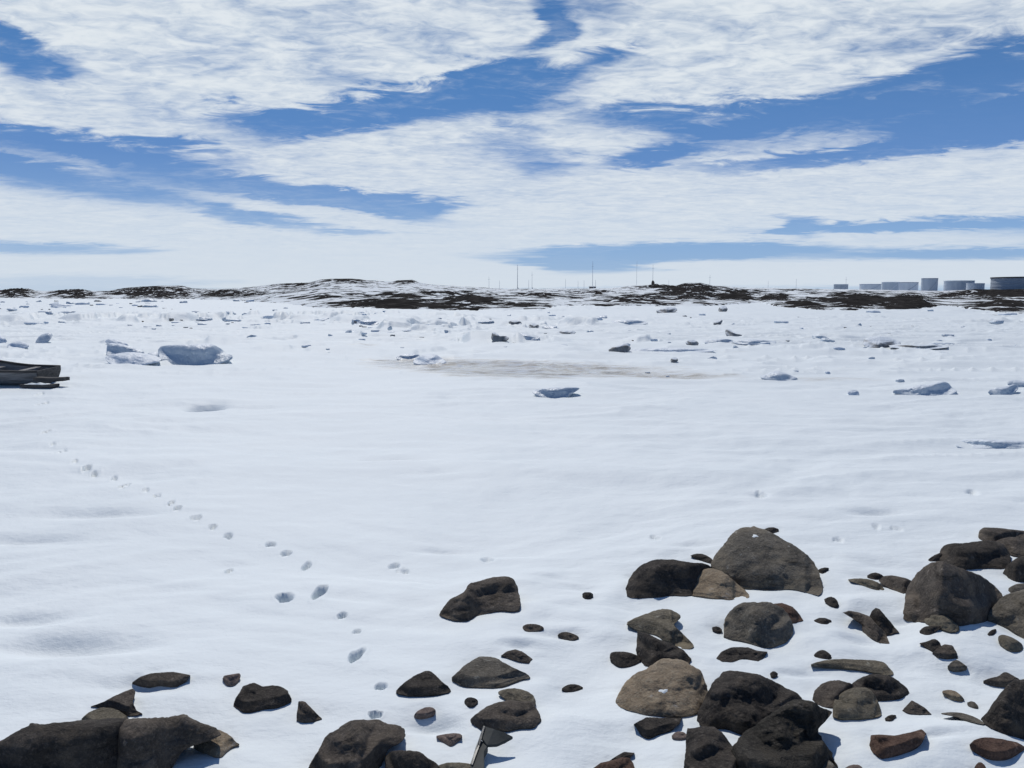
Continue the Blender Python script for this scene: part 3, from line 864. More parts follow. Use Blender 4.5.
 ('stone', 'brown', [(933,653),(938,648),(945,645),(952,646),(956,652),(958,657.5),(948,658),(938,657)], dict(crest=.55), 'rounded brown stone touching the dark pointed stone'),
 ('stone', 'grey', [(948.5,667),(953,662),(957,660.5),(961,663),(966.5,667.5),(960,670),(952,670)], dict(crest=.55), 'small grey dome stone just below the rounded brown one'),
 ('rock', 'brown', [(984,681),(992,678),(999,677),(1004,672.5),(1011,676),(1019,680),(1012,684),(1003,685.5),(993,684)], dict(crest=.6), 'flat brown rock with a small peak above the big right edge boulder'),
 ('boulder', 'dark', [(982,718),(988,712),(992,705),(998,697),(1006,687),(1015,680.5),(1028,680),(1042,686),(1052,705),(1050,736),(1034,742),(1018,737.5),(1006,734),(991,728.5),(984,723)],
  dict(crest=.75, lean=.35, top=1.1, split=0, wl=.3), 'big dark boulder cut by the right edge near the lower corner'),
 ('stone', 'tan', [(943,692),(950,690.5),(957,692.5),(963.5,700),(955,699.5),(947,696.5)], dict(crest=.4), 'small tan brown stone alone on snow left of the big right edge boulder'),
 ('pebble', 'grey', [(968,703.5),(973,701.5),(978,707),(972,706.5)], dict(crest=.5), 'tiny grey pebble just right below the small tan brown stone'),
 ('stone', 'grey', [(941,714.5),(955,713),(965,714.5),(975,718),(984,724),(972,722),(958,717.5)], dict(crest=.35), 'long thin grey stone left of the big right edge boulder\'s foot'),
 ('rock', 'red', [(870,745),(871,735.5),(880,735),(895,736),(910,733),(921,730),(926,734),(921,743),(910,750),(895,755),(882,757.5),(873,752)], dict(crest=.68, lean=.25, k=.06), 'reddish brown rock with an upturned right end, on open snow in the lower right'),
 ('rock', 'red', [(970,746),(974,741),(983,738),(995,738.5),(1008,741),(1018,743),(1024,748.5),(1014,755),(1002,758.5),(990,758.5),(978,753)], dict(crest=.55, lean=.35), 'oval reddish rock in the lower right corner'),
 ('stone', 'brown', [(902.5,710),(908,705),(912,701),(918,704),(925,708),(932,714),(918,714),(908,713)], dict(crest=.55, lean=.6), 'low brown triangular stone above the upturned reddish rock'),
 ('pebble', 'dark', [(885.5,719),(890,715.5),(895.5,716),(891,720)], dict(crest=.5), 'tiny dark pebble below the cracked olive rock\'s right corner'),
 ('pebble', 'red', [(975,769),(978,763),(982,763),(986,769),(984,776),(977,776)], dict(crest=.5), 'small reddish pebble at the bottom edge below the oval reddish rock'),
 ('pebble', 'pink', [(845,769),(852,765.5),(860,766),(863,772),(848,774)], dict(crest=.5), 'small pinkish pebble at the bottom edge right of the jagged boulder'),
]
made = {}
for i, (nm, mt, pts, kw, lab) in enumerate(ROCKS):
    if 'sm' not in kw and mt in ('dark', 'brown', 'rough', 'red') and i % 3 != 0 and len(pts) > 6:
        kw = dict(kw, sm=0, k=kw.get('k', .045))
    o = stone(nm, pts, M[mt], 100 + i * 7, **kw)
    tag(o, lab, 'stone' if nm == 'pebble' else nm, BANK)
    made[lab] = o

# snow drifted against the stones, melted back in other places
from mathutils.kdtree import KDTree
foot_pts = []
for o in made.values():
    co = np.empty(len(o.data.vertices) * 3); o.data.vertices.foreach_get('co', co)
    co = co.reshape(-1, 3) + np.array(o.location)
    g = ground(co[:, 0], co[:, 1])
    k_ = np.abs(co[:, 2] - g) < .03
    foot_pts.append(co[k_])
foot_pts = np.concatenate(foot_pts)
kd = KDTree(len(foot_pts))
for i, p in enumerate(foot_pts):
    kd.insert((p[0], p[1], 0), i)
kd.balance()
sel = np.argwhere((GY > 3.5) & (GY < 10) & (np.abs(GX) < .70 * GY + .3))
bk = f2(GX / .30, GY / .25, 3, 77)
for (i, j) in sel[::1]:
    q = kd.find((GX[i, j], GY[i, j], 0))[2]
    if q < .22:
        GZ[i, j] += math.exp(-(q / .07) ** 2) * (-.004 + .016 * bk[i, j])
gm = grid_mesh('ground', GX, GY, GZ, M['snow'], {'wet': np.clip(wet, 0, 1)}, wrap=True, centre=(0, 0, float(GZ[0].mean())))

# ------------------------------------------------------------------ ice blocks on the bay
ICEG = 'ice blocks stranded on the snowy bay'
ICE = [
 ('ice', [(160,348),(166,346),(180,345.5),(195,345.5),(207,344),(214,346),(221,350),(228,354),(233,356),(226,360),(214,363),(200,365),(180,364),(165,362),(160,357)], dict(crest=.85, lean=.2, top=1.6, k=.04, amp=.02), 'largest grey ice slab on the left of the bay, long and flat topped'),
 ('ice', [(108,347),(110,344),(122,345),(134,348),(145,352),(140,354),(124,354),(108,356)], dict(crest=.7), 'tilted grey ice slab left behind the largest slab'),
 ('paleice', [(105,358),(114,355),(128,353),(142,354),(158,357),(160,361),(146,363),(134,366),(124,368),(112,364)], dict(crest=.5, lean=.8), 'snowy ice lump with a blue hollow in front of the tilted grey slab'),
 ('paleice', [(106,341),(112,339),(124,342),(128,344.5),(118,344.5),(109,344)], dict(crest=.5), 'thin pale ice flake above the tilted grey slab'),
 ('ice', [(147,356),(151,352.5),(158,353),(161,357),(158,361),(150,360)], dict(crest=.6), 'small ice lump touching the left end of the largest slab'),
 ('ice', [(36,342),(40,336),(47,333.5),(52,335),(50,339),(44,343),(38,344)], dict(crest=.7, lean=.6), 'tilted grey ice lump far left, above the wooden boat'),
 ('paleice', [(8,346),(14,342.5),(22,342),(29,346),(20,348),(12,348)], dict(crest=.6), 'low rounded ice hump left of the tilted grey lump'),
 ('paleice', [(-6,340),(-2,336),(4,338),(6,341),(0,342)], dict(crest=.6), 'ice hump cut by the left edge above the boat'),
 ('deepice', [(533.5,392),(540,389.5),(552,388.5),(566,388),(579,388.5),(574,392),(566,396.5),(557,399.5),(546,398),(538,395)], dict(crest=.9, lean=.25, k=.03), 'dark blue wedge of ice lying in the middle of the bay'),
 ('deepice', [(397,357),(404,355),(412,354.8),(420,355.5),(418,358.5),(406,359.5),(399,359)], dict(crest=.7), 'small dark ice slab beside a white peaked block'),
 ('paleice', [(414,362),(419,357.5),(426,354.5),(434,354.5),(440,358),(446,362.5),(436,364),(422,364)], dict(crest=.55, lean=.9), 'white peaked ice block behind the tan meltwater'),
 ('deepice', [(357,323),(362,321),(372,321),(378,322.5),(374,324.5),(362,324.8)], dict(crest=.7), 'flat dark ice slab far out, below the snowiest hill'),
 ('dirty', [(492.5,339.5),(493.5,332.5),(496,333),(498,336.5),(504,335.5),(508.5,338),(504,340.5),(497,341)], dict(crest=.7), 'dark ice lump with an upright left corner, far out in the middle'),
 ('dirty', [(509,322.5),(513,320.5),(519,321.5),(521,323.8),(514,324.8)], dict(crest=.6), 'small dark lump, left one of a far pair'),
 ('dirty', [(529,326),(533,324),(537,325),(538,327),(533,328)], dict(crest=.6), 'small dark lump, right one of a far pair'),
 ('ice', [(514,336),(520,333.5),(526,334.5),(533,337),(540,337),(536,339),(524,340),(516,338.5)], dict(crest=.6), 'cluster shaped flat ice piece right of the upright cornered lump'),
 ('dirty', [(557,333),(563,331.5),(572,331.8),(575,333),(566,334.6)], dict(crest=.6), 'flat grey brown ice piece right of the far dark pair'),
 ('dirty', [(609,350),(613,347),(619,346),(624,343.5),(628,346),(630,349),(622,351.5),(614,352)], dict(crest=.7), 'dark rubble lump at the left end of a long blue drift'),
 ('paleice', [(626,351),(645,348.5),(670,348.5),(700,349),(715,350.5),(690,352),(650,352)], dict(crest=.6, lean=.7), 'long low snow drift edge right of the dark rubble lump'),
 ('ice', [(612,322),(620,320.5),(634,320.5),(648,322.5),(640,323.8),(624,324)], dict(crest=.6), 'low blue ice ridge far out under the middle shore'),
 ('dirty', [(671,359.5),(674,357.5),(677,358.8),(677,360.6),(672,361)], dict(crest=.6), 'tiny dark stone lone below the long low drift'),
 ('dirty', [(686,343),(690,340.5),(695,341),(698,344),(692,345.5)], dict(crest=.6), 'grey ice lump left of the long grey slab pair'),
 ('dirty', [(726,331),(729,329.5),(735,333.5),(743,335),(741,338),(732,337.5),(727,335)], dict(crest=.6), 'grey brown ice block standing behind the long grey slab'),
 ('ice', [(704,341),(716,339.5),(732,340),(733,342.8),(718,343.2),(706,343)], dict(crest=.6), 'left half of a long grey ice slab pair'),
 ('ice', [(734,341.3),(748,340),(764,340.5),(777,342),(764,343.6),(740,343.5)], dict(crest=.6), 'right half of a long grey ice slab pair'),
 ('dirty', [(714,323.5),(717,321),(722,320.5),(720,324),(716,324.6)], dict(crest=.6), 'tiny brown lump far out above the grey slab pair'),
 ('dirty', [(657,311),(663,308),(672,307.5),(677,310),(670,312.3),(661,312.3)], dict(crest=.5), 'rounded grey boulder on the far shore under the middle hill'),
 ('dirty', [(719,310),(721,307),(725,306.5),(727,310),(722,311.2)], dict(crest=.5), 'small grey boulder on the far shore right of the rounded one'),
 ('dirty', [(864,344),(866,339.5),(872,337.5),(882,337),(892,339),(901,343),(896,346),(882,347.3),(868,346.8)], dict(crest=.35, lean=.5), 'tan grey snow capped ice mound at right with a brown streak trailing'),
 ('dirty', [(890,346.3),(905,344.6),(915,345.5),(932,345.3),(948,346.6),(930,348.3),(908,348.4)], dict(crest=.6), 'long brown ice streak trailing right of the tan grey mound'),
 ('ice', [(762,377),(770,374),(777,371.5),(785,374),(798,378.5),(786,380),(772,379)], dict(crest=.6), 'jumbled grey ice pieces in the wet strip at right'),
 ('paleice', [(848,392.5),(853,390.5),(857,391.5),(858,394),(852,394.8)], dict(crest=.6), 'small pale ice lump left of the big right block'),
 ('ice', [(893,391),(906,388.5),(918,385.5),(930,384.5),(940,382.5),(945,383),(948,387),(955,391.5),(948,394.5),(930,395),(908,394)], dict(crest=.7, lean=.4, amp=.03), 'pointed blue grey ice block, largest on the right of the bay'),
 ('ice', [(989,391),(996,388),(1006,387),(1014,385),(1018,388),(1012,393),(1002,394.5),(993,393.5)], dict(crest=.7), 'blue grey ice block near the right edge'),
 ('ice', [(1008,383.5),(1013,380.5),(1022,381.5),(1030,384),(1026,387),(1014,386)], dict(crest=.6), 'small ice block leaning behind the right edge block'),
 ('ice', [(956,444),(962,440.5),(975,440),(995,440.5),(1015,441),(1035,442),(1040,447),(1015,448),(985,447.5),(962,447.5)], dict(crest=.85, lean=.25, k=.03), 'long low bar of grey ice at the right edge'),
]
for i, (mt, pts, kw, lab) in enumerate(ICE):
    kw = dict(kw); kw.setdefault('jit', .018); kw.setdefault('lean', .35); kw.setdefault('amp', .02); kw.setdefault('nchip', 0)
    kw.setdefault('top', 1.8); kw.setdefault('deep', .25)
    o = stone('boulder' if 'boulder' in lab else ('stone' if 'stone' in lab else 'ice_block'), pts, M[mt], 900 + i * 5, **kw)
    tag(o, lab, 'boulder' if 'boulder' in lab else ('stone' if 'stone' in lab else 'ice block'), ICEG)


# ---- small chunks of the broken ice field, each an object of its own
def lump(name, seed, mat, flat=.55):
    bm = bmesh.new()
    bmesh.ops.create_icosphere(bm, subdivisions=3, radius=.5)
    co = np.array([v.co[:] for v in bm.verts])
    rg = np.random.RandomState(seed)
    d = co / np.linalg.norm(co, axis=1)[:, None]
    rad_ = np.full(len(co), .62)
    for _ in range(11):
        nrm = rg.normal(size=3); nrm /= np.linalg.norm(nrm)
        dist = rg.uniform(.33, .5)
        den = d @ nrm
        rad_ = np.minimum(rad_, np.where(den > .05, dist / np.maximum(den, .05), 9))
    rad_ = rad_ * (1 + .10 * f3(d * 2.2, 3, seed))
    co = d * rad_[:, None]
    co[:, 2] = co[:, 2] * flat + .12
    for v, c in zip(bm.verts, co):
        v.co = c
    return from_bm(name, bm, mat, None, True)


protos = [lump('ice_chunk', 5, M['paleice']), lump('ice_chunk', 6, M['ice'], .7), lump('ice_chunk', 8, M['deepice'], .45), lump('ice_chunk', 12, M['ice'], .9),
          lump('shore_stone', 21, M['dirty'], .7), lump('shore_stone', 22, M['brown'], .6)]
used = [False] * 6
rs = random.Random(11)
spots = []
clus = [(rs.uniform(0, 380), 300 + 34 * rs.random() ** 1.4) for _ in range(26)]
while len(spots) < 250:
    a = rs.random()
    if a < .62:
        q = rs.choice(clus); u, v = rs.gauss(q[0], 24), rs.gauss(q[1], 2.6)
    elif a < .95:
        u, v = rs.uniform(250, 1024), rs.uniform(310, 350)
    else:
        u, v = rs.uniform(600, 1024), rs.uniform(330, 385)
    if u < -5 or v > 384 or v < 301 + (10 if 300 < u < 520 else 0) + (7 if u > 520 else 0):
        continue
    if abs(u - 505) < 130 and 355 < v < 400:
        continue
    spots.append((u, v))
for (u, v) in spots:
    dark = rs.random() < (.30 if v < 345 else .15)
    k = rs.choice([4, 5, 4]) if dark else rs.choice([0, 0, 1, 2, 3])
    o = protos[k] if not used[k] else protos[k].copy()
    if used[k]:
        C.objects.link(o)
    used[k] = True
    p = on_ground(np.array(u), np.array(v))
    S = p[1] / F
    w = (rs.uniform(2.0, 5.5) if dark else rs.choice([rs.uniform(3, 7), rs.uniform(4, 9), rs.uniform(8, 18)])) * S
    hgt = min(w * rs.uniform(.25, .6), 4.2 * S)
    o.location = (p[0], p[1], p[2] - .12 * hgt)
    o.scale = (w, w * rs.uniform(.6, 1.2), hgt / .6)
    o.rotation_euler = (rs.uniform(-.1, .1), rs.uniform(-.1, .1), rs.uniform(0, 6.28))
    if dark:
        tag(o, 'small dark stone or dirty lump specking the far sea ice', 'stone', 'dark specks on the far sea ice')
    else:
        tag(o, 'small blue shaded ice chunk scattered across the far sea ice', 'ice chunk', 'small ice chunks on the far sea ice')

# ------------------------------------------------------------------ snow patches resting on two rocks
def snow_patch(host_label, u, v, w, h):
    host = made[host_label]
    dg = bpy.context.evaluated_depsgraph_get()
    r = Vector(ray(u, v)).normalized()
    inv = Matrix.Translation(-host.location)
    bm = bmesh.new(); bm.from_mesh(host.data)
    from mathutils.bvhtree import BVHTree
    bvh = BVHTree.FromBMesh(bm); bm.free()
    verts = []; n = 16; rings = 4
    o0 = Vector(CAM) - host.location
    for a in range(rings + 1):
        for j in range(n):
            t = j / n * 6.283
            q = a / rings * (1 + .25 * math.sin(3 * t + u) + .15 * math.sin(5 * t))
            d = Vector(ray(u + w / 2 * q * math.cos(t), v + h / 2 * q * math.sin(t))).normalized()
            hit = bvh.ray_cast(o0, d)
            p = hit[0] if hit[0] is not None else o0 + d * 5
            lift = .006 * (1 - (a / rings) ** 2) - .001
            verts.append(np.array(p + Vector((0, -.4, .9)) * lift))
    faces = []
    for a in range(rings):
        for j in range(n):
            faces.append((a * n + j, (a + 1) * n + j, (a + 1) * n + (j + 1) % n, a * n + (j + 1) % n))
    o = link('snow_patch', np.array(verts), faces, M['snow'], None, True)
    o.parent = host
    return o


bpy.context.view_layer.update()
snow_patch('big tan boulder with a white snow patch on its top', 663.5, 691, 10, 4)
snow_patch('largest rounded boulder, grey brown with a long slope down its right side', 755, 536, 6, 3)


# ------------------------------------------------------------------ bent metal bar in the snow
def pt(u, v, lift=0.0):
    p = on_ground(np.array(float(u)), np.array(float(v)))
    Y = p[1]
    r = ray(u, v)
    for _ in range(12):
        q = CAM + r * Y
        Y = .5 * Y + .5 * (ground(q[0], q[1]) + lift - CAM[2]) / r[2]
    return CAM + r * Y


def prism(name, top, down, mat, parent, loc):
    """plate whose upper outline is given in space; sides go down by the vector"""
    top = np.array(top); n = len(top)
    verts = np.concatenate([top, top + np.array(down)])
    faces = [tuple(range(n)), tuple(range(2 * n - 1, n - 1, -1))] + [(j, (j + 1) % n, n + (j + 1) % n, n + j) for j in range(n)]
    bm = bmesh.new()
    vs = [bm.verts.new(p - loc) for p in verts]
    for f in faces:
        bm.faces.new([vs[i] for i in f])
    bmesh.ops.recalc_face_normals(bm, faces=bm.faces)
    bmesh.ops.bevel(bm, geom=list(bm.edges), offset=.002, segments=1, affect='EDGES', clamp_overlap=True)
    return from_bm(name, bm, mat, parent)


bl = pt(480, 760, 0)
bar = empty('metal_bar', bl)
tag(bar, 'bent dark metal bar with a flat end plate sticking out of the snow', 'metal bar')
prism('bar', [pt(468, 780, .05), pt(471, 763, .06), pt(476, 746, .075), pt(479, 739, .08), pt(488, 744.5, .08), pt(484, 752, .07), pt(484.5, 768, .06), pt(484, 782, .05)], (0, .004, -.05), M['metal'], bar, bl)
prism('end_plate', [pt(481, 737, .10), pt(484.5, 726, .12), pt(494, 729, .12), pt(504, 732, .11), pt(513, 736.5, .09), pt(505, 741, .085), pt(497, 744.5, .08), pt(487, 745, .085)], (0, .002, -.018), M['metal'], bar, bl)
prism('edge_strip', [pt(470.2, 764, .066), pt(477, 744.5, .085), pt(483.4, 725.3, .128), pt(485.3, 726, .128), pt(479.4, 745.5, .088), pt(472.6, 765, .068)], (0, .002, -.01), M['edge'], bar, bl)

# ------------------------------------------------------------------ old boat and planks at the left edge
bp = on_ground(np.array(20.0), np.array(386.0))
S = float(bp[1] / F)
x_r = bp[0] + 25 * S            # stern end
boat = empty('rowing_boat', (float(x_r - 2.2), float(bp[1] + .45), float(bp[2])))
tag(boat, 'old grey wooden boat lying on the snow at the left edge', 'boat')
L = 4.2
ns, nc = 28, 17


def hull_pt(t, a, inset=0.0):
    """t 0 stern .. 1 bow ; a -1..1 round the section"""
    half = (.58 + .14 * math.sin(min(t * 1.7, 1.0) * 1.57)) * (1 - max(0, (t - .45) / .55) ** 2.4 * .97) - inset
    half = max(half, .015)
    sheer = .52 + .05 * t + .75 * max(0, (t - .22)) ** 1.5 + .14 * max(0, .0)
    keel = .02 + .35 * max(0, (t - .75) / .25) ** 2 + inset
    s = abs(a)
    y = math.copysign(half * min(1, (s * 1.15)) ** .75, a) if s > 0 else 0
    z = keel + (sheer - keel) * s ** 2.1
    return (2.2 - t * L, y, z)


verts = []; faces = []
for ins in (0.0, .03):
    for i in range(ns):
        for j in range(nc):
            verts.append(hull_pt(i / (ns - 1), -1 + 2 * j / (nc - 1), ins))
off = ns * nc
for i in range(ns - 1):
    for j in range(nc - 1):
        a = i * nc + j
        faces.append((a, a + 1, a + nc + 1, a + nc))
        faces.append((off + a, off + a + nc, off + a + nc + 1, off + a + 1))
for i in range(ns - 1):
    for j in (0, nc - 1):
        a = i * nc + j
        faces.append((a, a + nc, off + a + nc, off + a))
hull = link('hull', verts, faces, M['wood'], boat, False)
# transom
sec = [hull_pt(0, -1 + 2 * j / 16) for j in range(17)]
tv = [(x + .02, y, z) for x, y, z in sec] + [(x - .025, y, z) for x, y, z in sec]
tf = [tuple(range(17)), tuple(range(33, 16, -1))] + [(j, j + 1, 18 + j, 17 + j) for j in range(16)] + [(16, 0, 17, 33)]
link('transom', tv, tf, M['wooddark'], boat, False)
for s in (-1, 1):
    gv = []; gf = []
    for i in range(ns):
        x, y, z = hull_pt(i / (ns - 1), s)
        for dy, dz in ((-.035, -.05), (.035, -.05), (.035, .02), (-.035, .02)):
            gv.append((x, y + dy, z + dz))
    for i in range(ns - 1):
        for q in range(4):
            gf.append((i * 4 + q, i * 4 + (q + 1) % 4, i * 4 + 4 + (q + 1) % 4, i * 4 + 4 + q))
    gf.append((0, 1, 2, 3))
    link('gunwale', gv, gf, M['wooddark'], boat, False)


def box_bm(sx, sy, sz, bev=.006, off=(0, 0, 0)):
    bm = bmesh.new()
    bmesh.ops.create_cube(bm, size=1)
    bmesh.ops.scale(bm, vec=(sx, sy, sz), verts=bm.verts)
    bmesh.ops.translate(bm, vec=off, verts=bm.verts)
    if bev:
        bmesh.ops.bevel(bm, geom=list(bm.edges), offset=bev, segments=2, affect='EDGES')
    return bm


for x in (1.5, .3):
    from_bm('thwart', box_bm(.22, 1.1, .035, off=(x, 0, .48)), M['wood'], boat)
boat.rotation_euler = (R(3), 0, R(-4))


def plank(u0, v0, u1, v1, thick, wid, lift, label, snow=False):
    a = pt(u0, v0, lift); b = pt(u1, v1, lift)
    c = (a + b) / 2; Ln = float(np.linalg.norm(b - a))
    bm = box_bm(Ln, wid, thick, .008)
    rg = random.Random(int(u0))
    bmesh.ops.subdivide_edges(bm, edges=[e for e in bm.edges if abs(e.verts[0].co.x - e.verts[1].co.x) > Ln * .5], cuts=12)
    for v in bm.verts:
        v.co.z += .012 * math.sin(v.co.x * 4 + u0) + rg.uniform(-.004, .004)
        v.co.x += rg.uniform(-.02, .02)
    o = from_bm('driftwood_plank', bm, M['wooddark'], None, False, tuple(c))
    d = b - a
    o.rotation_euler = (0, -math.asin(d[2] / Ln), math.atan2(d[1], d[0]))
    tag(o, label, 'plank', 'planks beside the old boat')
    if snow:
        bm = bmesh.new()
        bmesh.ops.create_grid(bm, x_segments=24, y_segments=6, size=.5)
        for v in bm.verts:
            x, y = v.co.x * 2, v.co.y * 2
            e = max(0, 1 - x * x) * max(0, 1 - y * y)
            v.co = (v.co.x * Ln * .72 - .05, v.co.y * wid * .8, thick / 2 - .004 + .04 * e ** .5 * (1 + .3 * math.sin(9 * x)))
        from_bm('snow_patch', bm, M['snow'], o, True)
    return o


plank(36, 379, 66.5, 379, .11, .26, .24, 'dark plank sticking out to the right past the boat\'s stern')
plank(24, 385.5, 55.5, 386, .10, .3, .06, 'snow topped plank lying on the snow below the boat', True)

# pale stake in front of the bow
sb = on_ground(np.array(-1.5), np.array(384.0))
stk = empty('wooden_stake', tuple(sb))
tag(stk, 'pale leaning stake rising above the boat at the left edge', 'stake')
bm = bmesh.new()
bmesh.ops.create_cone(bm, cap_ends=True, segments=10, radius1=.045, radius2=.02, depth=1.15)
bmesh.ops.translate(bm, vec=(0, 0, .58), verts=bm.verts)
so = from_bm('pole', bm, M['paleice'], stk, True)
stk.rotation_euler = (0, R(-7), 0)
stk.location = tuple(np.array(stk.location) * np.array([1.05, 1.05, 1.0]))

# ------------------------------------------------------------------ fuel tanks on the far shore
TG = 'fuel storage tanks on the far shore'


def tank(u0, u1, vt, vb, d, mat, roofmat, label, roof_h=.05):
    r0 = ray(u0, vb); r1 = ray(u1, vb)
    a = CAM + r0 * d; b = CAM + r1 * d
    rad_ = (b[0] - a[0]) / 2
    base = (a + b) / 2
    h = d * (vb - vt) / F
    o = empty('storage_tank', (base[0], base[1], base[2] - 1.0))
    tag(o, label, 'tank', TG)
    h += 1.0
    n = 72
    vs = []; fs = []
    for k, z in enumerate(np.linspace(0, h, 9)):
        for j in range(n):
            t = j / n * 2 * math.pi
            rr_ = rad_ * (1 + (.004 if k % 2 else 0))
            vs.append((rr_ * math.cos(t), rr_ * math.sin(t), z))
    for k in range(8):
        for j in range(n):
            fs.append((k * n + j, k * n + (j + 1) % n, (k + 1) * n + (j + 1) % n, (k + 1) * n + j))
    link('shell', vs, fs, mat, o, False)
    vs = [(0, 0, h + rad_ * roof_h + .1)]; fs = []
    for j in range(n):
        t = j / n * 2 * math.pi
        vs.append((rad_ * .995 * math.cos(t), rad_ * .995 * math.sin(t), h + .02))
    for j in range(n):
        fs.append((0, 1 + j, 1 + (j + 1) % n))
    link('roof', vs, fs, roofmat, o, True)
    # rim girder
    vs = []; fs = []
    for j in range(n):
        t = j / n * 2 * math.pi
        for rr_, z in ((1.005, -.5), (1.018, -.5), (1.018, .35), (1.005, .35)):
            vs.append((rad_ * rr_ * math.cos(t), rad_ * rr_ * math.sin(t), h + z))
    for j in range(n):
        for q in range(4):
            fs.append((j * 4 + q, j * 4 + (q + 1) % 4, ((j + 1) % n) * 4 + (q + 1) % 4, ((j + 1) % n) * 4 + q))
    link('rim', vs, fs, roofmat, o, False)
    # spiral stair band
    vs = []; fs = []
    m = 30
    for j in range(m + 1):
        t = math.pi * (1.25 + .5 * j / m); z = h * j / m
        for rr_, dz in ((1.008, -.35), (1.025, -.35), (1.025, .35), (1.008, .35)):
            vs.append((rad_ * rr_ * math.cos(t), rad_ * rr_ * math.sin(t), z + dz))
    for j in range(m):
        for q in range(4):
            fs.append((j * 4 + q, j * 4 + (q + 1) % 4, j * 4 + 4 + (q + 1) % 4, j * 4 + 4 + q))
    link('stair', vs, fs, roofmat, o, False)
    return o


tank(996, 1070, 277.8, 290.5, 560, M['tankgrey'], M['roofdark'], 'big grey storage tank with a dark rim at the right edge', .02)
tank(921.5, 936.5, 278.8, 291.5, 680, M['tankmid'], M['tankgrey'], 'tall narrow blue grey tank left of the wide low one', .03)
tank(945, 972, 281.2, 292.5, 720, M['tankmid'], M['tankpale'], 'wide low blue grey tank between the tall narrow and the small pale one', .03)
tank(967, 983, 283.8, 292, 640, M['tankpale'], M['tankpale'], 'small pale tank left of the big dark rimmed one', .03)
tank(882, 898, 282.4, 291.2, 860, M['tankmid'], M['tankpale'], 'left one of two touching pale tanks in the middle of the tank farm', .04)
tank(898.5, 917, 282.6, 291.5, 900, M['tankpale'], M['tankgrey'], 'right one of two touching pale tanks in the middle of the tank farm', .04)
tank(860, 880, 284.4, 290.5, 920, M['tankpale'], M['tankmid'], 'low pale tank, second from the left of the tank farm', .04)
tank(834, 847.5, 284.6, 290, 880, M['tankgrey'], M['tankmid'], 'small grey tank standing apart at the left of the tank farm', .04)

# ------------------------------------------------------------------ antenna masts on the skyline
MASTS = [(517.5, 265, 289, 1.3), (489, 277, 289, .7), (499.5, 280.5, 289, .7), (528.7, 280, 289, .7), (532, 272, 289, .7), (565.5, 279, 289, .7), (578, 281, 289, .7), (584, 280.5, 289, .7),
         (592.5, 262, 289, 1.0), (595.5, 280, 289, .8), (636.5, 261, 287, .6), (652.7, 265, 286, .8), (668.7, 280, 287, .7), (709.7, 275, 287, .7), (768, 281, 289, .6), (796, 279, 290, .7), (845.7, 277, 290, .6)]
MG = 'antenna masts along the far skyline'
MLAB = {517.5: 'thickest tall mast, left of the tall masts on the skyline', 592.5: 'tall mast rising behind the small skyline hut', 652.7: 'tall mast above the stone cairn on the middle hill',
        636.5: 'faint tall mast just left of the cairn mast', 709.7: 'mast standing right of the dark peaked hill outcrop', 845.7: 'thin mast above the small tank set apart',
        532: 'medium mast right of the thickest tall mast', 796: 'lone short mast left of the tank farm'}
for (u, vt, vb_, th_) in MASTS:
    d = 640
    p = CAM + ray(u, vb_) * d
    h = d * (vb_ - vt) / F
    o = empty('antenna_mast', (p[0], p[1], p[2] - .8))
    tag(o, MLAB.get(u, 'short thin antenna mast on the far snowy skyline'), 'antenna mast', MG)
    bm = bmesh.new()
    bmesh.ops.create_cone(bm, cap_ends=True, segments=8, radius1=.19 * th_, radius2=.09 * th_, depth=h + .8)
    bmesh.ops.translate(bm, vec=(0, 0, (h + .8) / 2), verts=bm.verts)
    from_bm('pole', bm, M['mast'], o, True)
    if h > 9:
        from_bm('cross_arm', box_bm(1.6, .12, .12, 0, (0, 0, h * .86)), M['mast'], o)
        from_bm('cabinet', box_bm(1.0, .8, 1.3, .03, (.3, -.6, 1.2)), M['tankgrey'], o)

# hut, cairn on the skyline
p = CAM + ray(592.5, 289.2) * 620
hut = empty('hut', (p[0], p[1], p[2] - .3))
tag(hut, 'small dark hut on the skyline at the foot of a tall mast', 'hut')
from_bm('wall', box_bm(5.0, 3.0, 2.0, .03, (0, 0, 1.0)), M['roofdark'], hut)
bm = bmesh.new()
v = [bm.verts.new(q) for q in ((-2.7, -1.7, 1.98), (2.7, -1.7, 1.98), (2.7, 1.7, 1.98), (-2.7, 1.7, 1.98), (-2.7, 0, 2.7), (2.7, 0, 2.7))]
for f in ((0, 1, 5, 4), (2, 3, 4, 5), (0, 4, 3), (1, 2, 5), (0, 3, 2, 1)):
    bm.faces.new([v[i] for i in f])
from_bm('roof', bm, M['tankgrey'], hut)
from_bm('door', box_bm(.9, .06, 1.6, .01, (.8, -1.53, .85)), M['tankmid'], hut)
o = lump('cairn', 33, M['brown'], 1.1)
p = CAM + ray(652.6, 284.2) * 610
o.location = (p[0], p[1], p[2])
o.scale = (2.4, 2.2, 3.6)
tag(o, 'small dark stone cairn on the middle hilltop', 'cairn')

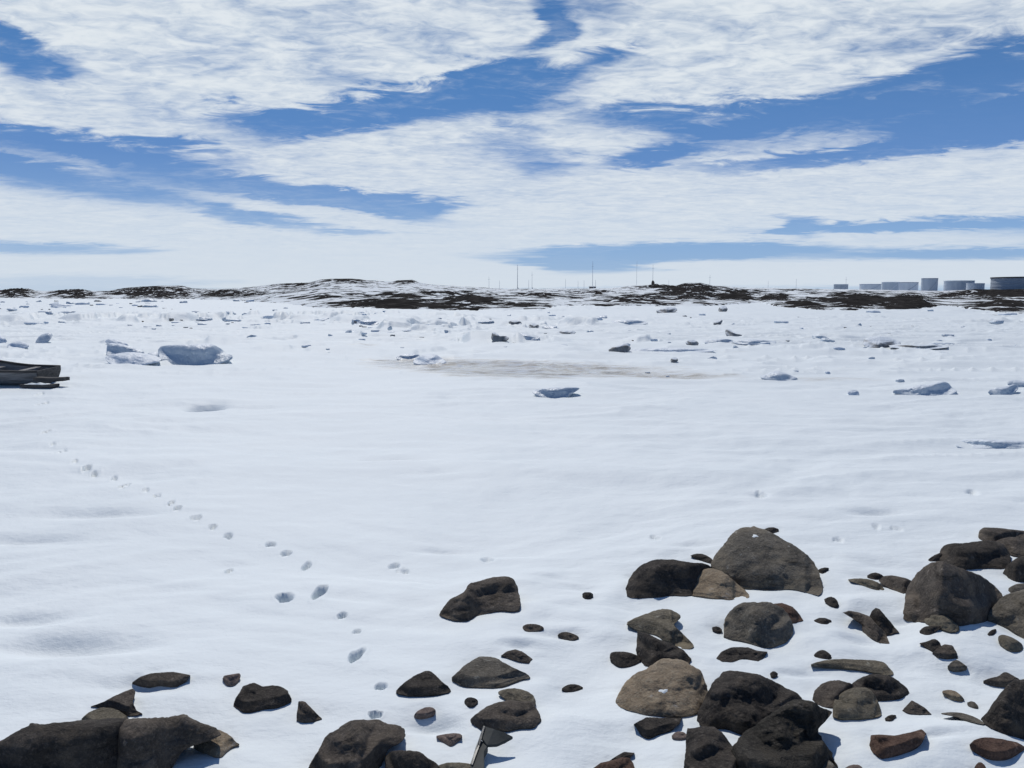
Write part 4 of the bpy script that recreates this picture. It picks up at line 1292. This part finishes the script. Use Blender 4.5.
# ------------------------------------------------------------------ sky and sun
SUN_EL, SUN_AZ = 53.0, -14.0      # azimuth measured from straight ahead, to the right
w = bpy.data.worlds.new('World')
scene.world = w
w.use_nodes = True
nt = w.node_tree
nt.nodes.clear()
out = nd(nt, 'ShaderNodeOutputWorld')
sky = nd(nt, 'ShaderNodeTexSky', sky_type='NISHITA')
sky.sun_disc = False
sky.sun_elevation = R(SUN_EL)
sky.sun_rotation = R(SUN_AZ)
sky.altitude = 0
sky.air_density = 1.0
sky.dust_density = .1
sky.ozone_density = 1.0
bg = nd(nt, 'ShaderNodeBackground')
bg.inputs['Strength'].default_value = .075
hs = nd(nt, 'ShaderNodeHueSaturation')
hs.inputs['Saturation'].default_value = 1.12
hs.inputs['Value'].default_value = 1.0
nt.links.new(sky.outputs[0], hs.inputs['Color'])
nt.links.new(mix(nt, 1.0, hs.outputs[0], (.40, .90, 1.36), 'MULTIPLY'), bg.inputs['Color'])
# clouds: a broken altocumulus sheet, laid out by bearing and height in the sky
tc = nd(nt, 'ShaderNodeTexCoord').outputs['Generated']
sx = nd(nt, 'ShaderNodeSeparateXYZ')
nt.links.new(tc, sx.inputs[0])
X, Y, Z = sx.outputs
zc = math_n(nt, 'ADD', math_n(nt, 'MAXIMUM', Z, 0.0), .075)
pl = nd(nt, 'ShaderNodeCombineXYZ')
nt.links.new(math_n(nt, 'DIVIDE', X, zc), pl.inputs[0])
nt.links.new(math_n(nt, 'DIVIDE', Y, zc), pl.inputs[1])
P_ = pl.outputs[0]
azn = math_n(nt, 'ARCTAN2', X, Y)
eln = math_n(nt, 'ARCSINE', Z)
rot = nd(nt, 'ShaderNodeMapping')
rot.inputs['Rotation'].default_value = (0, 0, R(-14))
rot.inputs['Scale'].default_value = (.70, 1.0, 1)
nt.links.new(P_, rot.inputs['Vector'])
PR = rot.outputs[0]
nb = noise(nt, PR, 1.5, 5, .55, .3)
nm = noise(nt, PR, 5.0, 7, .60, .8)
nf = noise(nt, PR, 17.0, 5, .58, .8)
fade = nd(nt, 'ShaderNodeMapRange')       # fine grain dies out near the horizon
nt.links.new(eln, fade.inputs['Value'])
fade.inputs['From Min'].default_value = .03; fade.inputs['From Max'].default_value = .26
fade.inputs['To Min'].default_value = .08; fade.inputs['To Max'].default_value = 1
wa = math_n(nt, 'MULTIPLY', math_n(nt, 'SUBTRACT', nb, .5), .22)
we = math_n(nt, 'MULTIPLY', math_n(nt, 'MULTIPLY', math_n(nt, 'SUBTRACT', nm, .5), .085), fade.outputs[0])
ae = nd(nt, 'ShaderNodeCombineXYZ')
nt.links.new(math_n(nt, 'ADD', azn, wa), ae.inputs[0])
nt.links.new(math_n(nt, 'ADD', eln, we), ae.inputs[1])
AE = ae.outputs[0]


def azel(u, v):
    r = ray(u, v)
    r = r / np.linalg.norm(r)
    return math.atan2(r[0], r[1]), math.asin(r[2])


#        u    v    half-w half-h rot(deg, + = rises to the right) weight
CLOUDS = [(140, 30, 330, 95, 3, .55), (330, 60, 230, 70, 8, .40), (80, 95, 180, 50, 0, .30), (470, 15, 130, 40, 10, .2), (120, 120, 170, 25, -4, .22),
          (800, 30, 340, 72, 10, .55), (640, 80, 150, 35, -6, .30), (760, 78, 170, 38, -3, .28), (960, 10, 160, 60, 10, .3),
          (330, 160, 185, 34, 4, .42), (430, 135, 90, 14, 12, .25), (600, 142, 75, 32, 10, .36), (585, 115, 60, 10, 5, .18),
          (800, 136, 130, 16, 6, .34), (955, 150, 120, 14, 0, .2), (985, 85, 70, 16, 8, .26),
          (860, 188, 320, 40, -1, .55), (560, 205, 260, 40, -4, .5), (230, 225, 330, 40, 0, .45), (120, 205, 200, 24, -6, .3), (60, 160, 120, 14, -10, .26),
          (480, 235, 300, 24, 0, .45), (900, 240, 220, 10, -2, .30), (150, 262, 500, 32, 0, .55), (700, 274, 700, 16, 0, .55), (420, 268, 200, 24, 0, .3), (280, 188, 120, 12, -4, .2),
          (560, 35, 45, 20, 0, .2)]
GAPS = [(15, 48, 45, 16, -12, .40), (8, 62, 30, 12, 0, .3), (540, 32, 36, 14, 20, .34), (615, 58, 34, 10, 0, .22), (235, 117, 60, 10, 3, .24), (300, 128, 90, 14, 6, .30), (390, 105, 100, 16, 14, .40),
        (510, 88, 90, 22, 10, .42), (560, 12, 26, 20, 0, .2), (690, 118, 130, 16, -3, .36), (900, 92, 150, 24, 12, .46), (1000, 120, 90, 22, 0, .34), (830, 112, 120, 14, 4, .30),
        (80, 145, 150, 12, -2, .36), (70, 180, 130, 16, -5, .34), (240, 183, 110, 12, -7, .34), (400, 207, 60, 12, -10, .40), (330, 198, 80, 8, -8, .26), (250, 217, 70, 7, -8, .28),
        (790, 227, 30, 10, 0, .36), (900, 226, 150, 5, 0, .30), (650, 252, 150, 9, 1, .50), (590, 263, 60, 10, 0, .42), (1000, 254, 130, 5, 0, .22), (30, 248, 90, 6, 0, .26), (660, 156, 70, 8, 6, .3),
        (870, 152, 160, 8, 3, .36), (350, 232, 40, 4, 0, .2), (540, 170, 40, 10, 0, .16), (90, 282, 120, 7, 0, .12)]
accs = []
for sgn, L_ in ((1, CLOUDS), (-1, GAPS)):
    acc = None
    for (u, v, hw, hh, rt, wt) in L_:
        a, e = azel(u, v)
        mp = nd(nt, 'ShaderNodeMapping', vector_type='TEXTURE')
        mp.inputs['Location'].default_value = (a, e, 0)
        mp.inputs['Rotation'].default_value = (0, 0, R(rt))
        mp.inputs['Scale'].default_value = (hw / F * (1.12 if sgn > 0 else 1.2), hh / F * (1.08 if sgn > 0 else 1.25), 1)
        nt.links.new(AE, mp.inputs['Vector'])
        ln = nd(nt, 'ShaderNodeVectorMath', operation='LENGTH')
        nt.links.new(mp.outputs[0], ln.inputs[0])
        mr = nd(nt, 'ShaderNodeMapRange', interpolation_type='SMOOTHSTEP')
        nt.links.new(ln.outputs['Value'], mr.inputs['Value'])
        mr.inputs['From Min'].default_value = .25
        mr.inputs['From Max'].default_value = 1.1
        mr.inputs['To Min'].default_value = wt * (1.3 if sgn > 0 else -1.6)
        mr.inputs['To Max'].default_value = 0
        acc = mr.outputs[0] if acc is None else math_n(nt, 'ADD', acc, mr.outputs[0])
    accs.append(acc)
# unseen cloud cover overhead is thinned to lower the ambient light
base = nd(nt, 'ShaderNodeMapRange')
nt.links.new(eln, base.inputs['Value'])
base.inputs['From Min'].default_value = .38; base.inputs['From Max'].default_value = .6
base.inputs['To Min'].default_value = 0; base.inputs['To Max'].default_value = -.16
acc = math_n(nt, 'MINIMUM', accs[0], .45)
acc = math_n(nt, 'ADD', acc, math_n(nt, 'MAXIMUM', accs[1], -.52))
acc = math_n(nt, 'ADD', acc, base.outputs[0])
clear = nd(nt, 'ShaderNodeMapRange', interpolation_type='SMOOTHSTEP')   # unseen clouds behind the camera held back, for less fill on the rocks
nt.links.new(Y, clear.inputs['Value'])
clear.inputs['From Min'].default_value = -.3; clear.inputs['From Max'].default_value = .45
clear.inputs['To Min'].default_value = -.3; clear.inputs['To Max'].default_value = 0
acc = math_n(nt, 'ADD', acc, clear.outputs[0])
fg = math_n(nt, 'ADD', math_n(nt, 'MULTIPLY', math_n(nt, 'SUBTRACT', nm, .5), 1.05), math_n(nt, 'MULTIPLY', math_n(nt, 'SUBTRACT', nf, .5), .55))
fg = math_n(nt, 'ADD', fg, math_n(nt, 'MULTIPLY', math_n(nt, 'SUBTRACT', nb, .5), .55))
cov = math_n(nt, 'ADD', acc, math_n(nt, 'MULTIPLY', fg, fade.outputs[0]))
al = nd(nt, 'ShaderNodeMapRange', interpolation_type='SMOOTHSTEP')
nt.links.new(cov, al.inputs['Value'])
al.inputs['From Min'].default_value = -.17
al.inputs['From Max'].default_value = .66
al.inputs['To Min'].default_value = .05
al.inputs['To Max'].default_value = .97
thick = ramp(nt, math_n(nt, 'ADD', math_n(nt, 'MULTIPLY', nf, .6), math_n(nt, 'MULTIPLY', nm, .4)), [(.36, (.66, .74, .82)), (.60, (.80, .855, .90))])
cb = nd(nt, 'ShaderNodeBackground')
thick = mix(nt, fade.outputs[0], (.75, .81, .87), thick)
nt.links.new(thick, cb.inputs['Color'])
cb.inputs['Strength'].default_value = 1.6
ms = nd(nt, 'ShaderNodeMixShader')
nt.links.new(al.outputs[0], ms.inputs[0])
vb_ = nd(nt, 'ShaderNodeBackground')          # pale blue air low over the horizon
ve = nd(nt, 'ShaderNodeMapRange')
nt.links.new(eln, ve.inputs['Value'])
ve.inputs['From Min'].default_value = 0; ve.inputs['From Max'].default_value = .26
nt.links.new(ramp(nt, ve.outputs[0], [(0.0, (.58, .82, 1.16)), (.25, (.38, .67, 1.14)), (.6, (.17, .40, .93)), (1.0, (.10, .30, .82))]), vb_.inputs['Color'])
vb_.inputs['Strength'].default_value = 1.0
veil = nd(nt, 'ShaderNodeMapRange', interpolation_type='SMOOTHSTEP')
nt.links.new(eln, veil.inputs['Value'])
veil.inputs['From Min'].default_value = .10; veil.inputs['From Max'].default_value = .34
veil.inputs['To Min'].default_value = .95; veil.inputs['To Max'].default_value = .0
m0 = nd(nt, 'ShaderNodeMixShader')
nt.links.new(veil.outputs[0], m0.inputs[0])
nt.links.new(bg.outputs[0], m0.inputs[1])
nt.links.new(vb_.outputs[0], m0.inputs[2])
nt.links.new(m0.outputs[0], ms.inputs[1])
nt.links.new(cb.outputs[0], ms.inputs[2])
nt.links.new(ms.outputs[0], out.inputs['Surface'])

sl = bpy.data.lights.new('sun', 'SUN')
sl.energy = 4.6
sl.angle = R(.53)
sl.color = (1.0, .965, .905)
so = bpy.data.objects.new('sun', sl)
C.objects.link(so)
a = R(SUN_AZ); e = R(SUN_EL)
d = Vector((math.sin(a) * math.cos(e), math.cos(a) * math.cos(e), math.sin(e)))
so.rotation_euler = d.to_track_quat('Z', 'Y').to_euler()
so.location = d * 50

scene.view_settings.view_transform = 'Standard'
scene.view_settings.look = 'None'
scene.view_settings.exposure = -0.74
scene.view_settings.gamma = 1
